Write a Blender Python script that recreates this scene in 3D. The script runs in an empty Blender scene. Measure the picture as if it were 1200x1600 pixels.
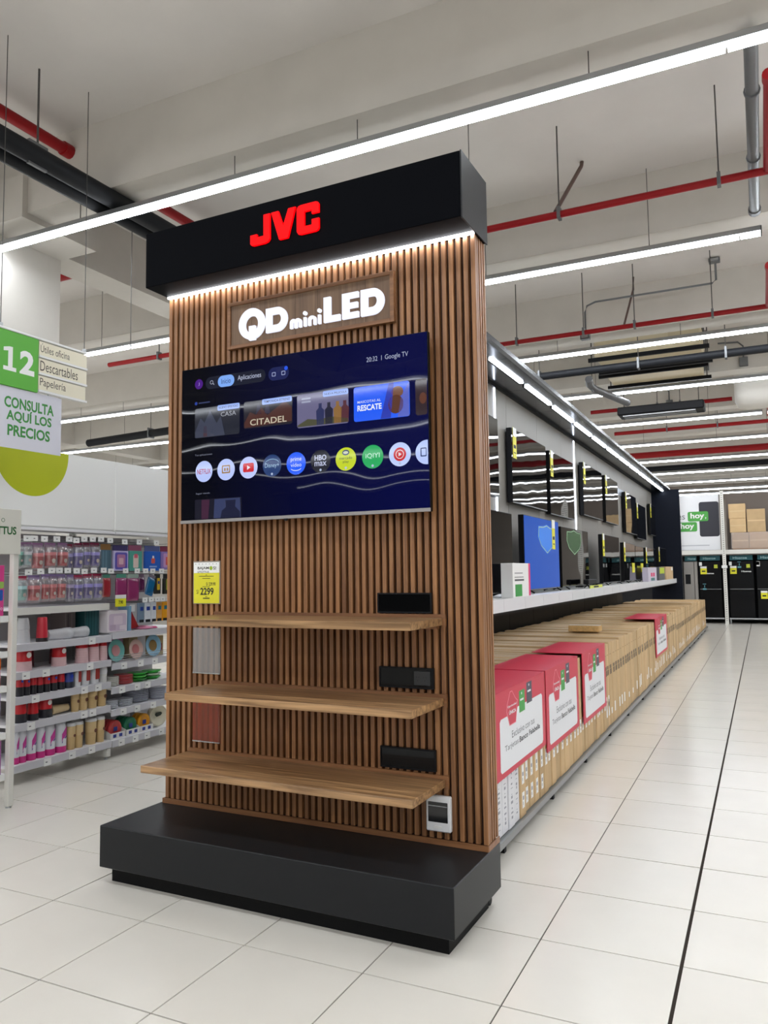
import bpy, bmesh, math, random
from mathutils import Vector, Matrix
random.seed(7)
SC = bpy.context.scene
KE = 0.563                                # lit signs and screens are set for the chosen exposure
COL = SC.collection
# ------------------------------------------------------------------ camera
A_DISP = math.radians(-0.7094)          # the display stands slightly askew to the floor grid
def cam_setup():
    rx, ry, rz = (math.radians(v) for v in (4.4672, 0.7649, 25.7341))
    Mx = Matrix.Rotation(rz, 3, 'Z') @ Matrix.Rotation(rx, 3, 'X') @ Matrix.Rotation(ry, 3, 'Y')
    r, f, u = Mx.col[0], Mx.col[1], Mx.col[2]
    m = Matrix.Identity(4)
    for i in range(3):
        m[i][0], m[i][1], m[i][2] = r[i], u[i], -f[i]
    m[0][3], m[1][3], m[2][3] = 3.38476, -3.02027, 1.66569
    cd = bpy.data.cameras.new('camera')
    cd.sensor_fit = 'HORIZONTAL'; cd.sensor_width = 36.0
    cd.lens = 1221.66 / 1200 * 36.0
    cd.clip_start = 0.05; cd.clip_end = 200
    c = bpy.data.objects.new('camera', cd); COL.objects.link(c)
    c.matrix_world = m
    SC.camera = c
cam_setup()
# ------------------------------------------------------------------ world, exposure
w = bpy.data.worlds.new('world'); SC.world = w; w.use_nodes = True
w.node_tree.nodes['Background'].inputs[0].default_value = (0.8, 0.82, 0.85, 1)
w.node_tree.nodes['Background'].inputs[1].default_value = 0.05
vs = SC.view_settings
vs.view_transform = 'Standard'; vs.look = 'None'; vs.gamma = 1.0; vs.use_curve_mapping = False
vs.exposure = 0.83
LED = 27.0                               # brightness of the ceiling strips
# ------------------------------------------------------------------ materials
MATS = {}
def lin(c):
    o = []
    for v in c:
        v = v / 255.0
        o.append(v / 12.92 if v <= 0.04045 else ((v + 0.055) / 1.055) ** 2.4)
    return (*o, 1.0)
def M(name, col=(200, 200, 200), rough=0.5, metal=0.0, emit=None, es=0.0, var=0.0, vscale=6.0, vstretch=(1, 1, 1), bump=0.0, spec=0.5, rnd=0.0, coat=0.0):
    if name in MATS: return MATS[name]
    m = bpy.data.materials.new(name); m.use_nodes = True
    nt = m.node_tree; b = nt.nodes['Principled BSDF']
    b.inputs['Base Color'].default_value = lin(col)
    b.inputs['Roughness'].default_value = rough
    b.inputs['Metallic'].default_value = metal
    b.inputs['Specular IOR Level'].default_value = spec
    if coat: b.inputs['Coat Weight'].default_value = coat
    if emit is not None:
        b.inputs['Emission Color'].default_value = lin(emit)
        b.inputs['Emission Strength'].default_value = es
    if var or rnd or bump:
        tc = nt.nodes.new('ShaderNodeTexCoord')
        mp = nt.nodes.new('ShaderNodeMapping'); mp.inputs['Scale'].default_value = vstretch
        oi = nt.nodes.new('ShaderNodeObjectInfo')
        add = nt.nodes.new('ShaderNodeVectorMath'); add.operation = 'ADD'
        sc = nt.nodes.new('ShaderNodeMath'); sc.operation = 'MULTIPLY'; sc.inputs[1].default_value = 37.0
        nt.links.new(oi.outputs['Random'], sc.inputs[0])
        nt.links.new(tc.outputs['Object'], add.inputs[0]); nt.links.new(sc.outputs[0], add.inputs[1])
        nt.links.new(add.outputs[0], mp.inputs['Vector'])
        nz = nt.nodes.new('ShaderNodeTexNoise'); nz.inputs['Scale'].default_value = vscale
        nz.inputs['Detail'].default_value = 5.0
        nt.links.new(mp.outputs[0], nz.inputs['Vector'])
        hsv = nt.nodes.new('ShaderNodeHueSaturation'); hsv.inputs['Color'].default_value = lin(col)
        mr = nt.nodes.new('ShaderNodeMapRange')
        mr.inputs['From Min'].default_value = 0.25; mr.inputs['From Max'].default_value = 0.75
        mr.inputs['To Min'].default_value = 1 - var; mr.inputs['To Max'].default_value = 1 + var
        nt.links.new(nz.outputs[0], mr.inputs[0])
        if rnd:
            mr2 = nt.nodes.new('ShaderNodeMapRange')
            mr2.inputs['To Min'].default_value = 1 - rnd; mr2.inputs['To Max'].default_value = 1 + rnd
            nt.links.new(oi.outputs['Random'], mr2.inputs[0])
            mm = nt.nodes.new('ShaderNodeMath'); mm.operation = 'MULTIPLY'
            nt.links.new(mr.outputs[0], mm.inputs[0]); nt.links.new(mr2.outputs[0], mm.inputs[1])
            nt.links.new(mm.outputs[0], hsv.inputs['Value'])
        else:
            nt.links.new(mr.outputs[0], hsv.inputs['Value'])
        nt.links.new(hsv.outputs[0], b.inputs['Base Color'])
        if bump:
            bp = nt.nodes.new('ShaderNodeBump'); bp.inputs['Strength'].default_value = bump
            bp.inputs['Distance'].default_value = 0.01
            nt.links.new(nz.outputs[0], bp.inputs['Height']); nt.links.new(bp.outputs[0], b.inputs['Normal'])
    MATS[name] = m
    return m
def MC(col, rough=0.5, **k):
    return M('plain_%d_%d_%d_%d' % (*[int(v) for v in col], int(rough * 100)), col, rough, **k)
def wood(name, dark, light, axis, scale=1.0, rough=0.45):
    if name in MATS: return MATS[name]
    m = bpy.data.materials.new(name); m.use_nodes = True
    nt = m.node_tree; b = nt.nodes['Principled BSDF']
    tc = nt.nodes.new('ShaderNodeTexCoord'); oi = nt.nodes.new('ShaderNodeObjectInfo')
    sc = nt.nodes.new('ShaderNodeMath'); sc.operation = 'MULTIPLY'; sc.inputs[1].default_value = 53.0
    nt.links.new(oi.outputs['Random'], sc.inputs[0])
    add = nt.nodes.new('ShaderNodeVectorMath'); add.operation = 'ADD'
    nt.links.new(tc.outputs['Object'], add.inputs[0]); nt.links.new(sc.outputs[0], add.inputs[1])
    mp = nt.nodes.new('ShaderNodeMapping')
    s = [20.0 * scale] * 3; s[axis] = 0.9 * scale
    mp.inputs['Scale'].default_value = s
    nt.links.new(add.outputs[0], mp.inputs['Vector'])
    nz = nt.nodes.new('ShaderNodeTexNoise'); nz.inputs['Scale'].default_value = 2.2; nz.inputs['Detail'].default_value = 7
    nz.inputs['Distortion'].default_value = 0.6
    nt.links.new(mp.outputs[0], nz.inputs['Vector'])
    cr = nt.nodes.new('ShaderNodeValToRGB')
    cr.color_ramp.elements[0].position = 0.3; cr.color_ramp.elements[0].color = lin(dark)
    cr.color_ramp.elements[1].position = 0.7; cr.color_ramp.elements[1].color = lin(light)
    nt.links.new(nz.outputs[0], cr.inputs[0])
    hsv = nt.nodes.new('ShaderNodeHueSaturation')
    mr = nt.nodes.new('ShaderNodeMapRange'); mr.inputs['To Min'].default_value = 0.86; mr.inputs['To Max'].default_value = 1.14
    nt.links.new(oi.outputs['Random'], mr.inputs[0]); nt.links.new(mr.outputs[0], hsv.inputs['Value'])
    nt.links.new(cr.outputs[0], hsv.inputs['Color']); nt.links.new(hsv.outputs[0], b.inputs['Base Color'])
    b.inputs['Roughness'].default_value = rough
    MATS[name] = m
    return m
def clear(name, tint=(255, 255, 255), gloss=0.12, haze=0.06, rough=0.12):
    if name in MATS: return MATS[name]
    m = bpy.data.materials.new(name); m.use_nodes = True
    nt = m.node_tree; nt.nodes.remove(nt.nodes['Principled BSDF'])
    out = [n for n in nt.nodes if n.type == 'OUTPUT_MATERIAL'][0]
    t = nt.nodes.new('ShaderNodeBsdfTransparent'); t.inputs[0].default_value = lin(tint)
    g = nt.nodes.new('ShaderNodeBsdfGlossy'); g.inputs['Roughness'].default_value = rough
    d = nt.nodes.new('ShaderNodeBsdfDiffuse'); d.inputs[0].default_value = lin(tint)
    m1 = nt.nodes.new('ShaderNodeMixShader'); m1.inputs[0].default_value = haze
    m2 = nt.nodes.new('ShaderNodeMixShader'); m2.inputs[0].default_value = gloss
    nt.links.new(t.outputs[0], m1.inputs[1]); nt.links.new(d.outputs[0], m1.inputs[2])
    nt.links.new(m1.outputs[0], m2.inputs[1]); nt.links.new(g.outputs[0], m2.inputs[2])
    nt.links.new(m2.outputs[0], out.inputs[0])
    MATS[name] = m
    return m
# ------------------------------------------------------------------ mesh helpers
ORIG = {}
class B:
    def __init__(s): s.v = []; s.f = []; s.sm = []
    def add(s, vs, fs, smooth=False):
        o = len(s.v); s.v += [tuple(p) for p in vs]
        s.f += [tuple(i + o for i in f) for f in fs]; s.sm += [smooth] * len(fs)
        return s
    def box(s, x0, x1, y0, y1, z0, z1):
        v = [(x0, y0, z0), (x1, y0, z0), (x1, y1, z0), (x0, y1, z0), (x0, y0, z1), (x1, y0, z1), (x1, y1, z1), (x0, y1, z1)]
        return s.add(v, [(0, 3, 2, 1), (4, 5, 6, 7), (0, 1, 5, 4), (1, 2, 6, 5), (2, 3, 7, 6), (3, 0, 4, 7)])
    def tube(s, pts, r, n=10, caps=True, r2=None):
        pts = [Vector(p) for p in pts]; rings = []
        k = len(pts)
        for i, p in enumerate(pts):
            d = (pts[min(i + 1, k - 1)] - pts[max(i - 1, 0)]).normalized()
            a = Vector((0, 0, 1)) if abs(d.z) < 0.9 else Vector((1, 0, 0))
            u = d.cross(a).normalized(); w_ = u.cross(d).normalized()
            rr = r if r2 is None else r + (r2 - r) * i / (k - 1)
            rings.append([p + (u * math.cos(t) + w_ * math.sin(t)) * rr for t in [2 * math.pi * j / n for j in range(n)]])
        v = [q for ring in rings for q in ring]; f = []
        for i in range(k - 1):
            for j in range(n):
                f.append((i * n + j, (i + 1) * n + j, (i + 1) * n + (j + 1) % n, i * n + (j + 1) % n))
        s.add(v, f, True)
        if caps:
            s.add(rings[0], [tuple(range(n))]); s.add(rings[-1], [tuple(reversed(range(n)))])
        return s
    def lathe(s, prof, n=16, c=(0, 0, 0), ax=(0, 0, 1), capb=True, capt=True):
        c = Vector(c); ax = Vector(ax).normalized()
        a = Vector((1, 0, 0)) if abs(ax.x) < 0.9 else Vector((0, 1, 0))
        u = ax.cross(a).normalized(); w_ = ax.cross(u).normalized()
        v = []; f = []
        for r, h in prof:
            for j in range(n):
                t = 2 * math.pi * j / n
                v.append(c + ax * h + (u * math.cos(t) + w_ * math.sin(t)) * r)
        k = len(prof)
        for i in range(k - 1):
            for j in range(n):
                f.append((i * n + j, i * n + (j + 1) % n, (i + 1) * n + (j + 1) % n, (i + 1) * n + j))
        s.add(v, f, True)
        if capb: s.add(v[:n], [tuple(reversed(range(n)))])
        if capt: s.add(v[-n:], [tuple(range(n))])
        return s
    def poly(s, pts, o, u, v, th=0.0):
        o, u, v = Vector(o), Vector(u), Vector(v); n = u.cross(v).normalized()
        ar = sum(pts[i][0] * pts[(i + 1) % len(pts)][1] - pts[(i + 1) % len(pts)][0] * pts[i][1] for i in range(len(pts)))
        if ar < 0: pts = pts[::-1]
        k = len(pts)
        fr = [o + u * p[0] + v * p[1] + n * th for p in pts]
        if th <= 0: return s.add(fr, [tuple(range(k))])
        bk = [o + u * p[0] + v * p[1] for p in pts]
        fs = [tuple(range(k)), tuple(range(2 * k - 1, k - 1, -1))]
        fs += [(k + i, k + (i + 1) % k, (i + 1) % k, i) for i in range(k)]
        return s.add(fr + bk, fs)
    def ring(s, po, pi_, o, u, v, th=0.0):
        o, u, v = Vector(o), Vector(u), Vector(v); n = u.cross(v).normalized(); k = len(po)
        a = [o + u * p[0] + v * p[1] + n * th for p in po]; b = [o + u * p[0] + v * p[1] + n * th for p in pi_]
        s.add(a + b, [(i, (i + 1) % k, k + (i + 1) % k, k + i) for i in range(k)])
        if th > 0:
            a2 = [o + u * p[0] + v * p[1] for p in po]; b2 = [o + u * p[0] + v * p[1] for p in pi_]
            s.add(a + a2, [(k + i, k + (i + 1) % k, (i + 1) % k, i) for i in range(k)])
            s.add(b + b2, [(i, (i + 1) % k, k + (i + 1) % k, k + i) for i in range(k)])
        return s
    def text(s, txt, o, u, v, w_=None, h=None, bold=0.0, al='L', th=0.0):
        """lettering fitted into a w x h box whose lower left (or centre) is o"""
        vv, ff = text_data(txt, bold)
        x0 = min(p[0] for p in vv); x1 = max(p[0] for p in vv); y0 = min(p[1] for p in vv); y1 = max(p[1] for p in vv)
        if w_ is None: w_ = h * (x1 - x0) / (y1 - y0)
        if h is None: h = w_ * (y1 - y0) / (x1 - x0)
        sx, sy = w_ / (x1 - x0), h / (y1 - y0)
        dx = -w_ / 2 if al == 'C' else 0.0; dy = -h / 2 if al == 'C' else 0.0
        o, u, v = Vector(o), Vector(u), Vector(v)
        pts = [o + u * ((p[0] - x0) * sx + dx) + v * ((p[1] - y0) * sy + dy) for p in vv]
        if th <= 0: return s.add(pts, ff)
        n = u.cross(v).normalized(); k = len(pts); cnt = {}
        for f in ff:
            for i in range(len(f)):
                e = (f[i], f[(i + 1) % len(f)]); cnt[e] = 1
        side = [(k + a, k + b_, b_, a) for a, b_ in cnt if (b_, a) not in cnt]
        return s.add([p + n * th for p in pts] + pts, list(ff) + side)
    def mesh(s, name, mat, off=(0, 0, 0), bevel=0.0):
        me = bpy.data.meshes.new(name)
        me.from_pydata([(p[0] - off[0], p[1] - off[1], p[2] - off[2]) for p in s.v], [], s.f)
        me.polygons.foreach_set('use_smooth', s.sm)
        if bevel > 0:
            bm = bmesh.new(); bm.from_mesh(me)
            bmesh.ops.bevel(bm, geom=bm.edges[:], offset=bevel, segments=1, affect='EDGES', clamp_overlap=True)
            bm.to_mesh(me); bm.free()
        me.materials.append(mat); me.update()
        return me
TXT = {}
def text_data(txt, bold):
    k = (txt, bold)
    if k in TXT: return TXT[k]
    cu = bpy.data.curves.new('lettering', 'FONT'); cu.body = txt; cu.size = 1.0; cu.offset = bold
    cu.resolution_u = 3; cu.fill_mode = 'FRONT'
    ob = bpy.data.objects.new('lettering', cu); COL.objects.link(ob)
    dg = bpy.context.evaluated_depsgraph_get(); dg.update()
    me = bpy.data.meshes.new_from_object(ob.evaluated_get(dg))
    vv = [tuple(p.co) for p in me.vertices]; ff = [tuple(p.vertices) for p in me.polygons]
    if me.polygons and me.polygons[0].normal.z < 0: ff = [f[::-1] for f in ff]
    bpy.data.objects.remove(ob); bpy.data.curves.remove(cu); bpy.data.meshes.remove(me)
    TXT[k] = (vv, ff)
    return TXT[k]
def tag(o, label=None, cat=None, group=None, kind=None):
    if label: o['label'] = label
    if cat: o['category'] = cat
    if group: o['group'] = group
    if kind: o['kind'] = kind
    return o
def thing(name, label, cat, org, group=None, kind=None, rz=0.0, world=None):
    """Empty at a thing's base; parts are given in the same frame as org"""
    o = bpy.data.objects.new(name, None); COL.objects.link(o)
    o.empty_display_size = 0.1
    o.location = world if world is not None else org; o.rotation_euler = (0, 0, rz)
    ORIG[o.name] = tuple(org)
    tag(o, label, cat, group, kind)
    return o
def part(b, name, mat, parent, bevel=0.0, label=None, kind=None):
    off = ORIG[parent.name]
    me = b.mesh(name, mat, off, bevel)
    o = bpy.data.objects.new(name, me); COL.objects.link(o); o.parent = parent
    ORIG[o.name] = off
    if label: o['label'] = label
    if kind: o['kind'] = kind
    return o
def solo(b, name, mat, label, cat, org, group=None, kind=None, bevel=0.0, rz=0.0, world=None):
    me = b.mesh(name, mat, org, bevel)
    o = bpy.data.objects.new(name, me); COL.objects.link(o)
    o.location = world if world is not None else org; o.rotation_euler = (0, 0, rz); ORIG[o.name] = tuple(org)
    tag(o, label, cat, group, kind)
    return o
def inst(me, name, parent, loc=(0, 0, 0), rot=(0, 0, 0), scale=(1, 1, 1)):
    o = bpy.data.objects.new(name, me); COL.objects.link(o); o.parent = parent
    o.location = loc; o.rotation_euler = rot; o.scale = scale
    ORIG[o.name] = (0, 0, 0)
    return o
def rr(x0, x1, y0, y1, r, n=5):
    p = []
    for cx, cy, a in ((x1 - r, y1 - r, 0), (x0 + r, y1 - r, 90), (x0 + r, y0 + r, 180), (x1 - r, y0 + r, 270)):
        for i in range(n + 1):
            t = math.radians(a + 90 * i / n); p.append((cx + r * math.cos(t), cy + r * math.sin(t)))
    return p
def circ(cx, cy, rx, ry=None, n=28):
    ry = ry or rx
    return [(cx + rx * math.cos(2 * math.pi * i / n), cy + ry * math.sin(2 * math.pi * i / n)) for i in range(n)]
UX, UY, UZ = (1, 0, 0), (0, 1, 0), (0, 0, 1)
ORD = ['first', 'second', 'third', 'fourth', 'fifth', 'sixth', 'seventh', 'eighth', 'ninth', 'tenth', 'eleventh', 'twelfth', 'thirteenth', 'fourteenth', 'fifteenth', 'sixteenth', 'seventeenth', 'eighteenth', 'nineteenth', 'twentieth']
def nth(i):
    if i < 20: return ORD[i]
    n = i + 1
    sfx = 'th' if 10 < n % 100 < 14 else {1: 'st', 2: 'nd', 3: 'rd'}.get(n % 10, 'th')
    return '%d%s' % (n, sfx)
# shared materials
white_paint = M('white_paint', (226, 226, 224), 0.45)
rack_white = M('rack_white', (222, 220, 213), 0.4)
concrete = M('painted_concrete', (216, 211, 206), 0.85, var=0.05, vscale=1.6, bump=0.15)
beam_paint = M('beam_paint', (204, 199, 191), 0.85, var=0.05, vscale=2.2, bump=0.2)
led_mat = M('led_diffuser', (255, 255, 255), 0.4, emit=(242, 248, 255), es=LED)
led_side = M('led_lens_side', (240, 240, 240), 0.4, emit=(242, 248, 255), es=5.0)
alu = M('aluminium', (170, 172, 174), 0.35, metal=0.7)
grey_metal = M('grey_metal', (112, 114, 116), 0.45, metal=0.4)
black_paint = M('black_paint', (16, 16, 19), 0.55, spec=.2)
pipe_red = M('pipe_red', (150, 16, 22), 0.45, spec=.3)
rod_mat = M('rod_steel', (88, 86, 84), 0.5, metal=0.5)
kraft = M('kraft_card', (200, 170, 128), 0.85, var=0.07, vscale=5, rnd=0.13)
label_white = M('label_white', (238, 238, 236), 0.55)
ink = M('ink_black', (28, 28, 30), 0.6)
tag_yellow = M('tag_yellow', (232, 226, 40), 0.5)
glossy_black = M('black_glass', (4, 5, 7), 0.06, spec=.25)
# ================================================================== setting
def build_floor():
    g = M('grout', (58, 52, 47), 0.95, spec=.1)
    base = solo(B().add([(-17, -26, -0.006), (15, -26, -0.006), (15, 40, -0.006), (-17, 40, -0.006)], [(0, 1, 2, 3)]), 'floor', g,
                'pale ivory floor of large square polished tiles', 'floor', (0, 0, 0), kind='structure')
    tm = M('floor_tile', (222, 217, 207), 0.2, var=0.025, vscale=3.0, rnd=0.018, spec=0.45)
    T = 0.6
    def gaps(i, j):
        xl = 0.0075 if i == 5 else (0.0042 if i == 0 else 0.003)
        xr = 0.0075 if i == 4 else (0.0042 if i == -1 else 0.003)
        yb = 0.005 if j in (3, 13) else 0.0038
        yt = 0.005 if j in (2, 12) else 0.0038
        return i * T + xl, (i + 1) * T - xr, j * T + yb, (j + 1) * T - yt
    cx, cy = 3.385, -3.02
    th = math.radians(25.73); fx, fy = -math.sin(th), math.cos(th); rx_, ry_ = math.cos(th), math.sin(th)
    near = []; rest = []
    for i in range(-28, 25):
        for j in range(-43, 66):
            mx, my = (i + .5) * T - cx, (j + .5) * T - cy
            d = mx * fx + my * fy; lat = mx * rx_ + my * ry_
            if d > 1.2 and abs(lat) < 0.53 * d + 0.5: near.append((d, i, j))
            else: rest.append((i, j))
    near.sort()
    hid = [(d, i, j) for d, i, j in near if 0.1 < (i + .5) * T < 1.8 and (j + .5) * T > 0.5]   # under the gondola
    keep = [t for t in near if t not in hid]
    rest += [(i, j) for d, i, j in hid] + [(i, j) for d, i, j in keep[300:]]
    cache = {}
    for d, i, j in keep[:300]:
        x0, x1, y0, y1 = gaps(i, j); k = (round(x1 - x0, 4), round(y1 - y0, 4))
        if k not in cache:
            w2, h2 = k[0] / 2, k[1] / 2
            bb = B(); b_ = 0.0004
            top = [(-w2 + b_, -h2 + b_, 0), (w2 - b_, -h2 + b_, 0), (w2 - b_, h2 - b_, 0), (-w2 + b_, h2 - b_, 0)]
            mid = [(-w2, -h2, -0.0006), (w2, -h2, -0.0006), (w2, h2, -0.0006), (-w2, h2, -0.0006)]
            low = [(-w2, -h2, -0.0058), (w2, -h2, -0.0058), (w2, h2, -0.0058), (-w2, h2, -0.0058)]
            bb.add(top + mid + low, [(0, 1, 2, 3)] + [(4 + a, 4 + (a + 1) % 4, (a + 1) % 4, a) for a in range(4)] + [(8 + a, 8 + (a + 1) % 4, 4 + (a + 1) % 4, 4 + a) for a in range(4)])
            cache[k] = bb.mesh('tile', tm)
        inst(cache[k], 'tile', base, ((x0 + x1) / 2, (y0 + y1) / 2, 0))
    bb = B()
    for i, j in rest:
        x0, x1, y0, y1 = gaps(i, j)
        bb.add([(x0, y0, 0), (x1, y0, 0), (x1, y1, 0), (x0, y1, 0), (x0, y0, -.0058), (x1, y0, -.0058), (x1, y1, -.0058), (x0, y1, -.0058)],
               [(0, 1, 2, 3), (4, 5, 1, 0), (5, 6, 2, 1), (6, 7, 3, 2), (7, 4, 0, 3)])
    o = part(bb, 'tile_field', tm, base, kind='stuff')
build_floor()
BEAM_Y = [-24.06, -20.8, -17.54, -14.28, -11.02, -7.76, -4.5, -1.24, 2.02, 5.28, 8.54, 11.8, 15.06, 18.32, 21.58, 24.84, 28.1, 31.36]
def build_shell():
    wl = M('wall_paint', (222, 218, 210), 0.8, var=0.03, vscale=1.0)
    far = M('far_wall', (150, 141, 132), 0.8, var=0.04, vscale=0.6)
    solo(B().box(-17, -16.8, -26, 40, 0, 5.8), 'wall_left', wl, 'plain off white wall at the far left', 'wall', (-17, 0, 0), kind='structure')
    solo(B().box(14.8, 15, -26, 40, 0, 5.8), 'wall_right', wl, 'plain off white wall beyond the right aisle', 'wall', (15, 0, 0), kind='structure')
    solo(B().box(-17, 15, 37, 37.2, 0, 5.8), 'wall_back', far, 'dull taupe wall at the far end of the hall', 'wall', (0, 37, 0), kind='structure')
    solo(B().box(-17, 15, -26, -25.8, 0, 5.8), 'wall_front', M('front_wall', (120, 116, 110), .8), 'plain grey wall behind the viewer', 'wall', (0, -26, 0), kind='structure')  # unseen wall, darkened in place of store goods to dim screen reflections
    c = solo(B().box(-17, 15, -26, 40, 5.8, 5.95), 'ceiling', concrete, 'off white painted concrete ceiling slab', 'ceiling', (0, 0, 5.8), kind='structure')
    for y in BEAM_Y:
        part(B().box(-16.8, 14.8, y, y + 0.42, 5.14, 5.81), 'beam', beam_paint, c)
    for x in (-3.72, -13.2, 7.5):
        b = B()
        for k in range(len(BEAM_Y) - 1):
            b.box(x, x + 0.42, BEAM_Y[k] + 0.42, BEAM_Y[k + 1], 5.14, 5.81)
        part(b, 'girder', beam_paint, c)
    col = solo(B().box(-4.1, -3.3, 2.14, 2.88, 0, 5.079), 'column', beam_paint, 'square painted concrete column behind the hanging aisle sign', 'column', (-3.7, 2.8, 0), kind='structure')
    part(B().box(-4.1, -2.78, 1.96, 2.88, 5.08, 5.5), 'column_head', beam_paint, col)
build_shell()
# ------------------------------------------------------------------ ceiling strip lights
def strip_light(y, x0, x1, idx, joint=0.43):
    z = 4.88
    where = ('ceiling strip light running just above the black display header' if idx == 0 else
             'long ceiling strip light, %s run behind the display' % nth(idx - 1) if idx > 0 else
             'long ceiling strip light, %s run on the near side of the display' % nth(-idx - 1))
    t = thing('strip_light', where, 'ceiling light', (joint, y, z), 'ceiling strip lights')
    part(B().box(x0, x1, y - .04, y + .04, z + .036, z + .076), 'housing', alu, t)
    part(B().box(x0, x1, y - .02, y + .02, z + .0765, z + .092), 'mounting_rail', alu, t)
    xs = [joint + 2.9 * k for k in range(-8, 8)]
    for a in xs:
        s, e = max(a, x0) + .008, min(a + 2.9, x1) - .008
        if e - s < .1: continue
        pr = [(-.033, .0355), (-.033, .006), (-.026, .0), (.026, .0), (.033, .006), (.033, .0355)]
        b = B()
        v = [(s, y + p[0], z + p[1]) for p in pr] + [(e, y + p[0], z + p[1]) for p in pr]
        b.add(v, [(i, i + 1, 7 + i, 6 + i) for i in (1, 2, 3)])
        df = part(b, 'diffuser', led_mat, t)
        b = B().add(v, [(i, i + 1, 7 + i, 6 + i) for i in (0, 4)] + [tuple(range(5, -1, -1)), tuple(range(6, 12))])
        part(b, 'diffuser_side', led_side, df)
        wx = s + 0.3
        while wx < e:
            part(B().tube([(wx, y, z + .09), (wx, y, 5.14 if 0 <= y - max([q for q in BEAM_Y if q <= y] + [-30]) <= .42 else 5.8)], .004, 5), 'cable', rod_mat, t)
            wx += 1.75
    for e in (x0, x1):
        part(B().box(e - .006, e + .006, y - .04, y + .04, z + .002, z + .08), 'end_cap', grey_metal, t)
LY = [2.09, 5.19, 8.6, 11.62, 14.95, 18.15, 21.6, 24.9, 28.2, 31.4, 33.4]
for k, y in enumerate(LY):
    strip_light(y, -16.5 if k < 5 else -4.0, 14.5 if k == 0 else (3.52 if k in (1, 4) else 12.0), k)
for k, y in enumerate((-1.15, -4.4, -7.65, -10.9, -14.15, -17.4, -20.65)):
    strip_light(y, -13.0, 13.0, -k - 1)
for k, (y, nm) in enumerate(((5.19, 'second'), (14.95, 'fifth'))):
    z = 4.88
    t = thing('strip_light', 'continuation of the %s strip light beyond the red pipe' % nm, 'ceiling light', (3.62, y, z), 'ceiling strip lights')
    part(B().box(3.62, 12, y - .04, y + .04, z + .036, z + .076), 'housing', alu, t)
    part(B().box(3.63, 12, y - .033, y + .033, z, z + .0355), 'diffuser', led_mat, t)
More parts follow.
